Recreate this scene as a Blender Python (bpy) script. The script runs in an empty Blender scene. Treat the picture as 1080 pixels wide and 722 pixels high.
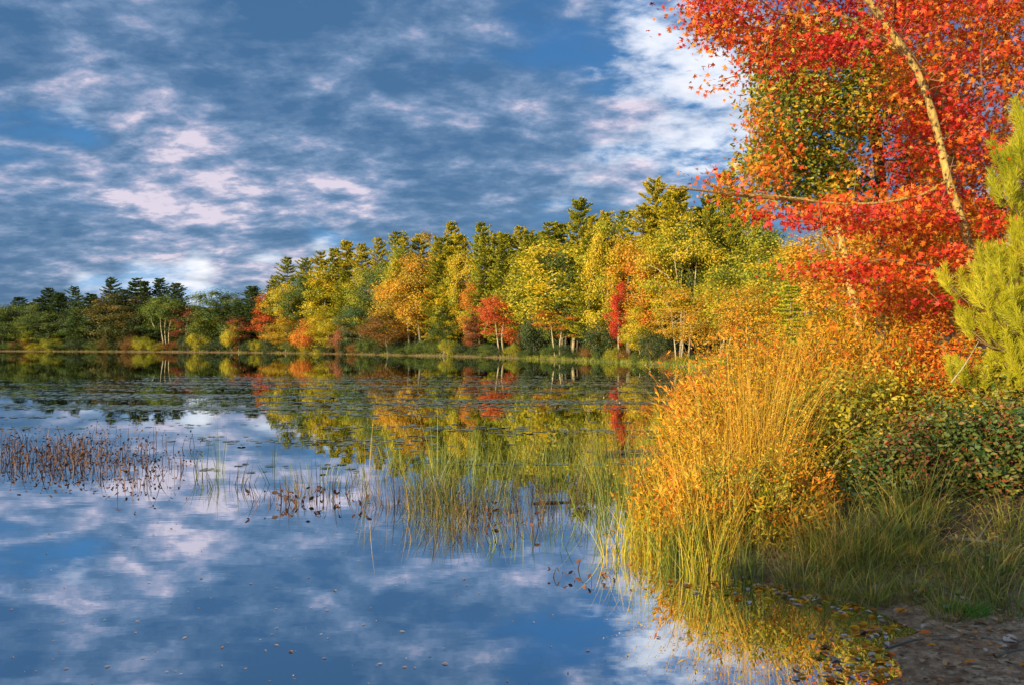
import bpy, math, random
import numpy as np
from mathutils import Vector
rng = np.random.default_rng(11)
random.seed(5)
F = 840.0; CAMZ = 2.0; HY = 361.0
scene = bpy.context.scene
COL = scene.collection

def P(px, py, Y):
    return np.array([(px-540)/F*Y, Y, CAMZ-(py-HY)/F*Y])
def nrm(v):
    return v/np.maximum(np.linalg.norm(v, axis=-1, keepdims=True), 1e-9)

# ------------------------------------------------------------- materials
def new_mat(name):
    m = bpy.data.materials.new(name); m.use_nodes = True
    nt = m.node_tree; nt.nodes.clear()
    return m, nt
def ramp(nt, stops, interp='LINEAR'):
    r = nt.nodes.new('ShaderNodeValToRGB'); cr = r.color_ramp; cr.interpolation = interp
    while len(cr.elements) < len(stops): cr.elements.new(0.5)
    for e, (p, c) in zip(cr.elements, stops):
        e.position = p; e.color = (*c, 1)
    return r
_lm = {}
def leaf_mat(name, cols, trans=0.35, gloss=0.06, clump=0.35, cs=0.9):
    """per-leaf colour from the 'tint' attribute, shifted in patches across a crown"""
    if name in _lm: return _lm[name]
    m, nt = new_mat(name); N = nt.nodes; L = nt.links
    at = N.new('ShaderNodeAttribute'); at.attribute_name = 'tint'
    geo = N.new('ShaderNodeNewGeometry')
    no = N.new('ShaderNodeTexNoise'); no.inputs['Scale'].default_value = cs; no.inputs['Detail'].default_value = 2
    L.new(geo.outputs['Position'], no.inputs['Vector'])
    ma = N.new('ShaderNodeMath'); ma.operation = 'MULTIPLY_ADD'
    L.new(no.outputs['Fac'], ma.inputs[0]); ma.inputs[1].default_value = clump*2.4; ma.inputs[2].default_value = -clump*1.2
    mb = N.new('ShaderNodeMath'); mb.operation = 'ADD'; mb.use_clamp = True
    L.new(at.outputs['Fac'], mb.inputs[0]); L.new(ma.outputs[0], mb.inputs[1])
    n = len(cols)
    r = ramp(nt, [(i/(n-1) if n > 1 else 0, c) for i, c in enumerate(cols)])
    L.new(mb.outputs[0], r.inputs[0])
    d = N.new('ShaderNodeBsdfDiffuse'); t = N.new('ShaderNodeBsdfTranslucent')
    L.new(r.outputs[0], d.inputs[0]); L.new(r.outputs[0], t.inputs[0])
    mx = N.new('ShaderNodeMixShader'); mx.inputs[0].default_value = trans
    L.new(d.outputs[0], mx.inputs[1]); L.new(t.outputs[0], mx.inputs[2])
    g = N.new('ShaderNodeBsdfGlossy'); g.inputs['Roughness'].default_value = 0.62
    g.inputs['Color'].default_value = (.9, .9, .9, 1)
    m2 = N.new('ShaderNodeMixShader'); m2.inputs[0].default_value = gloss*.5
    L.new(mx.outputs[0], m2.inputs[1]); L.new(g.outputs[0], m2.inputs[2])
    o = N.new('ShaderNodeOutputMaterial'); L.new(m2.outputs[0], o.inputs[0])
    _lm[name] = m
    return m
def bark_mat(name, c1, c2, scale=9):
    m, nt = new_mat(name); N = nt.nodes; L = nt.links
    geo = N.new('ShaderNodeNewGeometry')
    mp = N.new('ShaderNodeMapping'); mp.inputs['Scale'].default_value = (1, 1, .3)
    L.new(geo.outputs['Position'], mp.inputs[0])
    no = N.new('ShaderNodeTexNoise'); no.inputs['Scale'].default_value = scale; no.inputs['Detail'].default_value = 6
    no.inputs['Roughness'].default_value = .7
    L.new(mp.outputs[0], no.inputs['Vector'])
    r = ramp(nt, [(.3, c1), (.68, c2)]); L.new(no.outputs['Fac'], r.inputs[0])
    b = N.new('ShaderNodeBsdfPrincipled'); b.inputs['Roughness'].default_value = .85
    L.new(r.outputs[0], b.inputs['Base Color'])
    bp = N.new('ShaderNodeBump'); bp.inputs['Strength'].default_value = .6; bp.inputs['Distance'].default_value = .02
    L.new(no.outputs['Fac'], bp.inputs['Height']); L.new(bp.outputs[0], b.inputs['Normal'])
    o = N.new('ShaderNodeOutputMaterial'); L.new(b.outputs[0], o.inputs[0])
    return m

BARK_PALE = bark_mat('bark_pale', (.16, .13, .09), (.42, .36, .26))
BARK_OCHRE = bark_mat('bark_ochre', (.10, .065, .02), (.62, .43, .14), 30)
BARK_GREY = bark_mat('bark_grey', (.06, .05, .04), (.17, .145, .12))
BARK_DARK = bark_mat('bark_dark', (.035, .028, .022), (.11, .09, .07))
BARK_BROWN = bark_mat('bark_brown', (.09, .05, .03), (.22, .14, .08))

M = {}
def LM(k, *a, **kw): M[k] = leaf_mat(k, *a, **kw)
LM('needle_yellow', [(.17, .17, .01), (.39, .33, .018), (.64, .47, .025)], .35, .03)
LM('needle_green',  [(.08, .12, .013), (.23, .24, .018), (.48, .39, .022)], .3, .03)
LM('needle_shaded',   [(.018, .045, .016), (.05, .09, .025), (.12, .15, .03)], .2, .03)  # left-hand pines: weaker sunlight put into a darker needle colour
LM('needle_lime',   [(.18, .24, .012), (.46, .46, .02), (.74, .62, .04)], .4, .05)
LM('leaf_gold',     [(.20, .18, .015), (.46, .29, .015), (.62, .36, .02), (.66, .24, .01)], .4)
LM('leaf_yellowgreen', [(.11, .17, .01), (.33, .31, .014), (.54, .41, .015)], .4)
LM('leaf_limeyellow', [(.20, .26, .01), (.49, .39, .012), (.66, .44, .015)], .4)
LM('leaf_green',    [(.035, .075, .012), (.08, .13, .018), (.17, .19, .022)], .35)
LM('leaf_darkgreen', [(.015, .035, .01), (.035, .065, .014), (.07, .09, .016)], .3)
LM('leaf_teal',     [(.03, .07, .03), (.07, .13, .045), (.13, .18, .05)], .3)
LM('leaf_orange',   [(.40, .22, .02), (.62, .22, .012), (.68, .14, .012)], .4)
LM('leaf_redorange', [(.42, .10, .015), (.60, .085, .015), (.62, .20, .02)], .4)
LM('leaf_red',      [(.34, .02, .012), (.58, .045, .015), (.62, .10, .015)], .4)
LM('leaf_dustyred', [(.16, .05, .025), (.28, .075, .03), (.30, .14, .03)], .35)
LM('leaf_russet',   [(.10, .07, .015), (.22, .10, .02), (.32, .14, .02)], .35)
LM('leaf_midgreen', [(.05, .09, .012), (.12, .17, .018), (.24, .25, .02)], .35)
LM('leaf_olive', [(.05, .07, .012), (.11, .11, .018), (.20, .12, .02)], .35)
LM('near_red',      [(.42, .008, .02), (.62, .02, .016), (.70, .06, .01), (.70, .17, .008), (.60, .28, .01)], .42, .07, .5, .95)
LM('near_orange',   [(.60, .04, .01), (.66, .12, .008), (.64, .22, .01), (.56, .32, .012)], .42, .06, .35, 1.3)
LM('near_olive',    [(.06, .10, .01), (.16, .21, .014), (.34, .32, .016), (.60, .28, .012)], .35, .07, .45, 1.4)
LM('near_rust',     [(.20, .16, .01), (.54, .29, .01), (.66, .25, .008), (.52, .10, .01)], .4, .05, .4, 1.8)
LM('near_gold',     [(.14, .13, .01), (.46, .34, .012), (.70, .42, .012), (.66, .22, .008), (.5, .12, .01)], .4, .05, .5, 2.2)
LM('near_yellowgreen', [(.11, .16, .012), (.30, .28, .015), (.56, .42, .02)], .4, .07, .3, 1.8)
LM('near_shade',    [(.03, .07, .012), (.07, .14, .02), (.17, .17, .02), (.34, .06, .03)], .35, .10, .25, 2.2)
LM('grass_gold',    [(.34, .20, .02), (.60, .35, .03), (.72, .48, .06)], .35, .05, .25, 1.2)
LM('grass_green',   [(.06, .11, .014), (.15, .20, .02), (.34, .29, .045), (.46, .28, .09)], .35, .05, .2, 1.2)
LM('grass_yellowgreen', [(.12, .18, .012), (.30, .32, .02), (.55, .42, .03), (.6, .34, .03)], .35, .05, .2, 1.2)
LM('reed_green',    [(.04, .075, .01), (.10, .15, .014), (.26, .26, .02)], .3, .08, .15, 1)
LM('reed_brown',    [(.02, .012, .008), (.07, .035, .016), (.18, .11, .03)], .2, .08, .15, 1)
LM('reed_tan',      [(.035, .04, .01), (.10, .09, .015), (.26, .17, .03)], .3, .06, .15, 1)
LM('dead_brown',    [(.028, .012, .008), (.07, .028, .016), (.14, .05, .022)], .1, .08, .15, 2)
LM('shore_grass',   [(.10, .16, .02), (.20, .25, .03), (.30, .27, .05)], .3, .03, .3, .3)
LM('litter',        [(.07, .03, .015), (.17, .075, .03), (.32, .14, .045), (.36, .24, .15)], .1, .08, .15, 4)
LM('pale_litter',   [(.30, .17, .12), (.42, .30, .24), (.48, .40, .34)], .15, .06, .15, 5)
LM('bright_green',  [(.06, .22, .02), (.14, .36, .03)], .35, .06, .1, 3)

def pad_mat():
    m, nt = new_mat('lily_pad'); N = nt.nodes; L = nt.links
    at = N.new('ShaderNodeAttribute'); at.attribute_name = 'tint'
    r = ramp(nt, [(0, (.05, .09, .05)), (.6, (.12, .19, .12)), (1, (.26, .20, .09))]); L.new(at.outputs['Fac'], r.inputs[0])
    b = N.new('ShaderNodeBsdfPrincipled'); b.inputs['Roughness'].default_value = .28
    b.inputs['IOR'].default_value = 1.5
    L.new(r.outputs[0], b.inputs['Base Color'])
    o = N.new('ShaderNodeOutputMaterial'); L.new(b.outputs[0], o.inputs[0])
    return m
PAD = pad_mat()

# ------------------------------------------------------------- mesh core
def mesh_np(name, V, Fc, tint=None, smooth=False):
    me = bpy.data.meshes.new(name)
    V = np.asarray(V, dtype=np.float32); Fc = np.asarray(Fc, dtype=np.int32)
    me.vertices.add(len(V)); me.vertices.foreach_set('co', V.ravel())
    k = Fc.shape[1]
    me.loops.add(Fc.size); me.loops.foreach_set('vertex_index', Fc.ravel())
    me.polygons.add(len(Fc)); me.polygons.foreach_set('loop_start', np.arange(0, Fc.size, k, dtype=np.int32))
    me.polygons.foreach_set('loop_total', np.full(len(Fc), k, dtype=np.int32))
    if smooth: me.polygons.foreach_set('use_smooth', np.ones(len(Fc), dtype=bool))
    me.update(calc_edges=True)
    if tint is not None:
        a = me.attributes.new('tint', 'FLOAT', 'POINT'); a.data.foreach_set('value', np.asarray(tint, dtype=np.float32))
    return me
def link(name, me, mat, parent=None, byobj=False):
    o = bpy.data.objects.new(name, me); COL.objects.link(o)
    if len(me.materials) == 0: me.materials.append(mat)
    if byobj:
        o.material_slots[0].link = 'OBJECT'; o.material_slots[0].material = mat
    if parent is not None: o.parent = parent
    return o
def tag(o, label=None, cat=None, group=None, kind=None):
    if label: o['label'] = label
    if cat: o['category'] = cat
    if group: o['group'] = group
    if kind: o['kind'] = kind
    return o
def empty(name, loc=(0, 0, 0), rz=0):
    o = bpy.data.objects.new(name, None); COL.objects.link(o)
    o.location = loc; o.rotation_euler = (0, 0, rz); o.empty_display_size = .2
    return o

# leaf templates: (verts, quads)  axis +Y, normal +Z, unit length
T_QUAD = (np.array([[0, 0, 0], [.42, .45, .06], [0, 1, 0], [-.42, .45, .06]]), np.array([[0, 1, 2, 3]]))
T_LEAF = (np.array([[0, 0, 0], [.22, .28, .05], [.24, .6, .04], [0, 1, -.04], [-.24, .6, .04], [-.22, .28, .05]]),
          np.array([[0, 1, 2, 3], [0, 3, 4, 5]]))
T_MAPLE = (np.array([[0, 0, 0], [.16, .42, .03], [0, 1, -.05], [-.16, .42, .03],
                     [.2, .1, .03], [.62, .66, -.04], [.12, .36, .03],
                     [-.2, .1, .03], [-.62, .66, -.04], [-.12, .36, .03],
                     [.18, -.1, .02], [.55, .1, -.05], [.2, .2, .02],
                     [-.18, -.1, .02], [-.55, .1, -.05], [-.2, .2, .02]]),
           np.array([[0, 1, 2, 3], [0, 4, 5, 6], [0, 9, 8, 7], [0, 10, 11, 12], [0, 15, 14, 13]]))
T_NEEDLE = (np.array([[-.05, 0, 0], [.05, 0, 0], [.03, 1, 0], [-.03, 1, 0]]), np.array([[0, 1, 2, 3]]))
T_NARROW = (np.array([[0, 0, 0], [.13, .4, .04], [0, 1, -.05], [-.13, .4, .04]]), np.array([[0, 1, 2, 3]]))
T_FINE = (T_NEEDLE[0]*np.array([.36, 1, 1]), T_NEEDLE[1])
T_TUFT = (np.array([[-.1, 0, 0], [.1, 0, 0], [.2, 1, .05], [-.2, 1, .05]]), np.array([[0, 1, 2, 3]]))

def leaves(C, S, axis, normal, T, tint=None, rg=rng):
    C = np.asarray(C); n = len(C)
    y = nrm(axis); x = nrm(np.cross(y, normal)); z = np.cross(x, y)
    tv, tf = T
    S = np.broadcast_to(np.asarray(S), (n,))
    V = (C[:, None, :] + S[:, None, None]*(tv[None, :, 0, None]*x[:, None, :] + tv[None, :, 1, None]*y[:, None, :] + tv[None, :, 2, None]*z[:, None, :]))
    k = len(tv)
    Fc = (tf[None] + (np.arange(n)*k)[:, None, None]).reshape(-1, tf.shape[1])
    if tint is None: tint = rg.random(n)
    return V.reshape(-1, 3), Fc, np.repeat(tint, k)
def join(parts):
    V = []; Fc = []; T = []; o = 0
    for v, f, t in parts:
        V.append(v); Fc.append(f+o); T.append(t); o += len(v)
    return np.concatenate(V), np.concatenate(Fc), np.concatenate(T)
def rand_leaves(C, size, T, up=.6, rg=rng, tint=None, droop=-.2):
    n = len(C)
    ax = rg.normal(size=(n, 3)); ax[:, 2] = ax[:, 2]*.5 + droop
    nn = rg.normal(size=(n, 3)); nn[:, 2] += up
    return leaves(C, size*rg.uniform(.65, 1.25, n), ax, nn, T, tint, rg)

def tubes(A, B, ra, rb, sides=5):
    A = np.asarray(A, float); B = np.asarray(B, float)
    n = len(A); d = nrm(B-A)
    ref = np.where(np.abs(d[:, 2:3]) > .9, np.array([[1., 0, 0]]), np.array([[0, 0, 1.]]))
    x = nrm(np.cross(d, ref)); y = np.cross(d, x)
    a = np.arange(sides)/sides*2*np.pi
    ring = np.cos(a)[None, :, None]*x[:, None] + np.sin(a)[None, :, None]*y[:, None]
    V = np.concatenate([A[:, None]+ring*np.asarray(ra)[:, None, None], B[:, None]+ring*np.asarray(rb)[:, None, None]], 1).reshape(-1, 3)
    i = np.arange(sides); j = (i+1) % sides
    f = np.stack([i, j, j+sides, i+sides], 1)
    Fc = (f[None]+(np.arange(n)*2*sides)[:, None, None]).reshape(-1, 4)
    return V, Fc, np.zeros(len(V))
def spline(pts, n):
    pts = np.asarray(pts, float); m = len(pts)
    if m < 3: return pts[0]+(pts[-1]-pts[0])*np.linspace(0, 1, n)[:, None]
    q = np.vstack([2*pts[0]-pts[1], pts, 2*pts[-1]-pts[-2]])
    out = []
    for s in np.linspace(0, m-1-1e-6, n):
        i = int(s); t = s-i; a, b, c, d = q[i:i+4]
        out.append(.5*((2*b)+(-a+c)*t+(2*a-5*b+4*c-d)*t*t+(-a+3*b-3*c+d)*t**3))
    return np.array(out)
def tube_line(pts, r0, r1, sides=8):
    """one smooth tapered tube, slightly irregular"""
    pts = np.asarray(pts, float); n = len(pts)
    d = nrm(np.gradient(pts, axis=0)); x = nrm(np.cross(d, [0.3, 1, .2])); y = np.cross(d, x)
    r = np.linspace(r0, r1, n)*(1+.07*rng.normal(size=n))
    a = np.arange(sides)/sides*2*np.pi
    V = (pts[:, None]+(np.cos(a)[None, :, None]*x[:, None]+np.sin(a)[None, :, None]*y[:, None])*r[:, None, None]).reshape(-1, 3)
    Fc = []
    for i in range(n-1):
        for j in range(sides):
            k = (j+1) % sides
            Fc.append([i*sides+j, i*sides+k, (i+1)*sides+k, (i+1)*sides+j])
    return V, np.array(Fc), np.zeros(len(V))

def grow(lines, attr, seg=.35, rtip=.005, exp=.42, jit=.12, pen=.35, sag=.0, rg=rng, rmin=0):
    """branch frame: starting polylines (list of (pts, r0, r1, attach)) reached out to attractor points"""
    pos = []; par = []; plen = []
    for pts in lines:
        prev = -1; pl = 0.
        if len(pos):
            d = np.linalg.norm(np.array(pos)-pts[0], axis=1); prev = int(d.argmin()); pl = plen[prev]
        for p in pts:
            if prev >= 0: pl = pl+np.linalg.norm(p-pos[prev])
            pos.append(np.array(p, float)); par.append(prev); plen.append(pl); prev = len(pos)-1
    n0 = len(pos)
    attr = np.asarray(attr)
    if len(attr):
        base = np.array(pos)
        dd = np.sqrt(((attr[:, None]-base[None])**2).sum(2)).min(1)
        order = np.argsort(dd)
        cap = len(pos)+len(attr)*14
        PP = np.zeros((cap, 3)); PP[:len(pos)] = base
        PL = np.zeros(cap); PL[:len(pos)] = plen
        n = len(pos); tips = []
        for ai in order:
            a = attr[ai]
            dist = np.sqrt(((PP[:n]-a)**2).sum(1))
            low = np.maximum(PP[:n, 2]-a[2], 0)
            c = dist + pen*PL[:n]*.3 + .5*low
            j = int(c.argmin()); D = dist[j]
            k = max(1, min(13, int(round(D/seg))))
            start = PP[j].copy(); prev = j
            for s in range(1, k+1):
                t = s/k
                p = start+(a-start)*t
                p[2] += (-sag*D*math.sin(math.pi*t)) + .18*D*t*(1-t)
                if s < k: p = p+rg.normal(size=3)*jit*seg
                PP[n] = p; PL[n] = PL[prev]+D/k; par.append(prev); prev = n; n += 1
            tips.append(prev)
        pos = PP[:n]
    else:
        pos = np.array(pos); n = len(pos); tips = []
    cnt = np.zeros(n); 
    for t in tips: cnt[t] += 1
    for i in range(n-1, -1, -1):
        if par[i] >= 0: cnt[par[i]] += cnt[i]
    r = np.maximum(rtip*np.maximum(cnt, 1)**exp, rmin)
    idx = np.array([i for i in range(n0, n)])
    if len(idx):
        pr = np.array([par[i] for i in idx])
        br = tubes(pos[pr], pos[idx], np.minimum(r[pr], r[idx]*1.25), r[idx], 5)
    else: br = None
    return pos, par, br, np.array(tips, int), r

def in_poly(x, y, poly):
    poly = np.asarray(poly, float); c = np.zeros(x.shape, bool); n = len(poly); j = n-1
    for i in range(n):
        xi, yi = poly[i]; xj, yj = poly[j]
        c ^= ((yi > y) != (yj > y)) & (x < (xj-xi)*(y-yi)/((yj-yi) or 1e-9)+xi); j = i
    return c
def sample_view(poly, n, Yc, th, rg=rng):
    """n points of a volume: outline seen from the path, own distance and depth"""
    poly = np.array(poly, float); lo = poly.min(0); hi = poly.max(0); out = []
    while len(out) < n:
        p = rg.uniform(lo, hi, (n*3, 2)); p = p[in_poly(p[:, 0], p[:, 1], poly)]
        out.extend(p.tolist())
    out = np.array(out[:n]); Y = Yc+rg.uniform(-th, th, n)
    return np.stack([(out[:, 0]-540)/F*Y, Y, CAMZ-(out[:, 1]-HY)/F*Y], 1)

def blades(B, L, lean, az, curve, w, seg=4, tint=None, rg=rng, faceaz=None):
    n = len(B); t = np.linspace(0, 1, seg+1)
    L = np.broadcast_to(L, (n,)); lean = np.broadcast_to(lean, (n,)); curve = np.broadcast_to(curve, (n,))
    th = lean[:, None]+curve[:, None]*t[None]**1.5
    dx = np.sin(th)*L[:, None]/seg; dz = np.cos(th)*L[:, None]/seg
    h = np.concatenate([np.zeros((n, 1)), np.cumsum(dx[:, 1:], 1)], 1); z = np.concatenate([np.zeros((n, 1)), np.cumsum(dz[:, 1:], 1)], 1)
    ca, sa = np.cos(az), np.sin(az)
    ctr = np.stack([B[:, 0:1]+h*ca[:, None], B[:, 1:2]+h*sa[:, None], B[:, 2:3]+z], 2)
    fa = rg.uniform(0, 2*np.pi, n) if faceaz is None else faceaz
    W = np.broadcast_to(w, (n,))[:, None]*(1-t[None]**2.2*.93)*.5
    off = np.stack([np.cos(fa)[:, None]*W, np.sin(fa)[:, None]*W, 0*W], 2)
    V = np.stack([ctr-off, ctr+off], 2).reshape(n, -1, 3)
    f = np.array([[2*i, 2*i+1, 2*i+3, 2*i+2] for i in range(seg)])
    k = 2*(seg+1)
    Fc = (f[None]+(np.arange(n)*k)[:, None, None]).reshape(-1, 4)
    if tint is None: tint = rg.random(n)
    return V.reshape(-1, 3), Fc, np.repeat(tint, k), ctr

# ------------------------------------------------------------- terrain
SHORE = [(2.12, 4.45), (2.42, 5.0), (2.72, 5.55), (2.72, 6.05), (2.25, 6.5), (1.72, 6.85), (1.42, 7.4), (1.55, 8.2), (1.8, 9.5), (2.6, 12), (4.4, 20), (8.6, 38), (12.6, 55),
         (15.0, 66), (13.3, 72), (10, 80), (6.7, 90), (1, 101), (-5.3, 111), (-13, 121), (-21, 129), (-31, 141), (-43, 152), (-56, 161), (-68, 168), (-93, 178), (-120, 186),
         (-200, 192), (-290, 180), (-310, 80), (-250, -22), (-80, -12), (-30, -5), (-10, .6), (-4, 2.3), (-1, 3.0), (1.0, 3.5), (1.8, 4.0)]
SH = np.array(SHORE)
def shore_sd(x, y):
    x = np.asarray(x, float); y = np.asarray(y, float)
    d = np.full(x.shape, 1e9); n = len(SH)
    for i in range(n):
        a = SH[i]; b = SH[(i+1) % n]; e = b-a
        t = np.clip(((x-a[0])*e[0]+(y-a[1])*e[1])/(e@e), 0, 1)
        d = np.minimum(d, np.hypot(x-a[0]-t*e[0], y-a[1]-t*e[1]))
    return np.where(in_poly(x, y, SH), -d, d)       # negative over the lake
def ground_z(x, y):
    x = np.asarray(x, float); y = np.asarray(y, float)
    s = shore_sd(x, y)
    s = s + .10*np.sin(x*1.7+1.3*np.sin(y*.9))*np.exp(-((x-2)**2+(y-6)**2)/80)
    s = s + (.07*np.sin(y*6.3+1.1*np.sin(x*5))+.04*np.sin(x*13+y*9)+.03*np.sin(y*21-x*7))*np.exp(-((x-2.3)**2+(y-5.4)**2)/6)
    land = np.where(s < 3, .20*s, .6+.07*(s-3))
    land = np.where(s > 80, .6+.07*77+.015*(s-80), land)
    near = np.exp(-(((x-3)**2+(y-4.3)**2)/3.2))    # trodden dirt by the water is flatter
    land = land*(1-.55*near)
    bed = np.maximum(.13*s, -2.5)
    z = np.where(s > 0, land, bed)
    bump = .03*np.sin(x*3.1+y*1.3)+.025*np.sin(y*4.7-x*2.2)+.015*np.sin(x*9.1)*np.cos(y*8.3)
    return z + np.clip(s, 0, 1)*bump
nr, na = 190, 300
rad = np.concatenate([[.05], np.geomspace(.6, 900, nr-1)])
ang = np.linspace(0, 2*np.pi, na, endpoint=False)
# denser in the photographed quarter
ang = ang + .55*np.sin(2*(ang-np.pi/2)+np.pi)*-1*.5
ang = np.sort(ang)
R_, A_ = np.meshgrid(rad, ang, indexing='ij')
gx = R_*np.cos(A_); gy = R_*np.sin(A_); gz = ground_z(gx, gy)
V = np.stack([gx, gy, gz], 2).reshape(-1, 3)
ii, jj = np.meshgrid(np.arange(nr-1), np.arange(na), indexing='ij'); j2 = (jj+1) % na
Fq = np.stack([ii*na+jj, (ii+1)*na+jj, (ii+1)*na+j2, ii*na+j2], 2).reshape(-1, 4)
gme = mesh_np('ground', V, Fq, smooth=True)
def ground_mat():
    m, nt = new_mat('ground_soil'); N = nt.nodes; L = nt.links
    geo = N.new('ShaderNodeNewGeometry'); sep = N.new('ShaderNodeSeparateXYZ'); L.new(geo.outputs['Position'], sep.inputs[0])
    n1 = N.new('ShaderNodeTexNoise'); n1.inputs['Scale'].default_value = 14; n1.inputs['Detail'].default_value = 8; n1.inputs['Roughness'].default_value = .72
    n2 = N.new('ShaderNodeTexNoise'); n2.inputs['Scale'].default_value = 1.6; n2.inputs['Detail'].default_value = 4
    v = N.new('ShaderNodeTexVoronoi'); v.inputs['Scale'].default_value = 34
    for q in (n1, n2, v): L.new(geo.outputs['Position'], q.inputs['Vector'])
    dirt = ramp(nt, [(.3, (.05, .032, .022)), (.5, (.27, .165, .10)), (.66, (.54, .38, .25))]); L.new(n1.outputs['Fac'], dirt.inputs[0])
    lit = ramp(nt, [(.3, (.03, .022, .012)), (.52, (.08, .05, .022)), (.72, (.15, .085, .035))]); L.new(v.outputs['Color'], lit.inputs[0])
    r2 = ramp(nt, [(.42, (0, 0, 0)), (.6, (1, 1, 1))]); L.new(n2.outputs['Fac'], r2.inputs[0])
    mx = N.new('ShaderNodeMix'); mx.data_type = 'RGBA'
    # litter takes over upslope
    hz = N.new('ShaderNodeMapRange'); hz.inputs[1].default_value = .12; hz.inputs[2].default_value = .4; L.new(sep.outputs['Z'], hz.inputs[0])
    mm = N.new('ShaderNodeMath'); mm.operation = 'MULTIPLY_ADD'; mm.use_clamp = True
    L.new(r2.outputs[0], mm.inputs[0]); mm.inputs[1].default_value = .35; L.new(hz.outputs[0], mm.inputs[2])
    L.new(mm.outputs[0], mx.inputs[0]); L.new(dirt.outputs[0], mx.inputs[6]); L.new(lit.outputs[0], mx.inputs[7])
    # mud under the water
    bz = N.new('ShaderNodeMapRange'); bz.inputs[1].default_value = -.12; bz.inputs[2].default_value = .03; L.new(sep.outputs['Z'], bz.inputs[0])
    mud = N.new('ShaderNodeMix'); mud.data_type = 'RGBA'
    mc = ramp(nt, [(.3, (.010, .008, .005)), (.7, (.045, .028, .012))]); L.new(n1.outputs['Fac'], mc.inputs[0])
    L.new(bz.outputs[0], mud.inputs[0]); L.new(mc.outputs[0], mud.inputs[6]); L.new(mx.outputs[2], mud.inputs[7])
    b = N.new('ShaderNodeBsdfPrincipled'); L.new(mud.outputs[2], b.inputs['Base Color'])
    wr = N.new('ShaderNodeMapRange'); wr.inputs[1].default_value = .0; wr.inputs[2].default_value = .10; wr.inputs[3].default_value = .4; wr.inputs[4].default_value = .92
    L.new(sep.outputs['Z'], wr.inputs[0]); L.new(wr.outputs[0], b.inputs['Roughness'])
    bp = N.new('ShaderNodeBump'); bp.inputs['Strength'].default_value = .9; bp.inputs['Distance'].default_value = .03
    L.new(n1.outputs['Fac'], bp.inputs['Height']); L.new(bp.outputs[0], b.inputs['Normal'])
    o = N.new('ShaderNodeOutputMaterial'); L.new(b.outputs[0], o.inputs[0])
    return m
tag(link('ground', gme, ground_mat()), kind='structure')

def water_mat():
    m, nt = new_mat('lake_water'); N = nt.nodes; L = nt.links
    geo = N.new('ShaderNodeNewGeometry')
    mp = N.new('ShaderNodeMapping'); mp.inputs['Scale'].default_value = (1, 2.2, 1); L.new(geo.outputs['Position'], mp.inputs[0])
    n1 = N.new('ShaderNodeTexNoise'); n1.inputs['Scale'].default_value = 1.3; n1.inputs['Detail'].default_value = 3
    n2 = N.new('ShaderNodeTexNoise'); n2.inputs['Scale'].default_value = .05; n2.inputs['Detail'].default_value = 2
    L.new(mp.outputs[0], n1.inputs['Vector']); L.new(geo.outputs['Position'], n2.inputs['Vector'])
    bp = N.new('ShaderNodeBump'); bp.inputs['Distance'].default_value = .01; bp.inputs['Strength'].default_value = .06
    L.new(n1.outputs['Fac'], bp.inputs['Height'])
    lw = N.new('ShaderNodeLayerWeight'); lw.inputs['Blend'].default_value = .5
    ma = N.new('ShaderNodeMath'); ma.operation = 'MULTIPLY_ADD'; ma.use_clamp = True
    L.new(lw.outputs['Facing'], ma.inputs[0]); ma.inputs[1].default_value = 1.25; ma.inputs[2].default_value = .08
    g = N.new('ShaderNodeBsdfGlossy'); g.inputs['Roughness'].default_value = .006; g.inputs['Color'].default_value = (.78, .82, .85, 1)
    L.new(bp.outputs[0], g.inputs['Normal'])
    t = N.new('ShaderNodeBsdfTransparent'); t.inputs[0].default_value = (.62, .50, .30, 1)
    mx = N.new('ShaderNodeMixShader'); L.new(ma.outputs[0], mx.inputs[0]); L.new(t.outputs[0], mx.inputs[1]); L.new(g.outputs[0], mx.inputs[2])
    o = N.new('ShaderNodeOutputMaterial'); L.new(mx.outputs[0], o.inputs[0])
    return m
wv = np.array([[-330, -40, 0], [60, -40, 0], [60, 210, 0], [-330, 210, 0]], float)
tag(link('water', mesh_np('water', wv, np.array([[0, 1, 2, 3]])), water_mat()), kind='structure')

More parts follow.
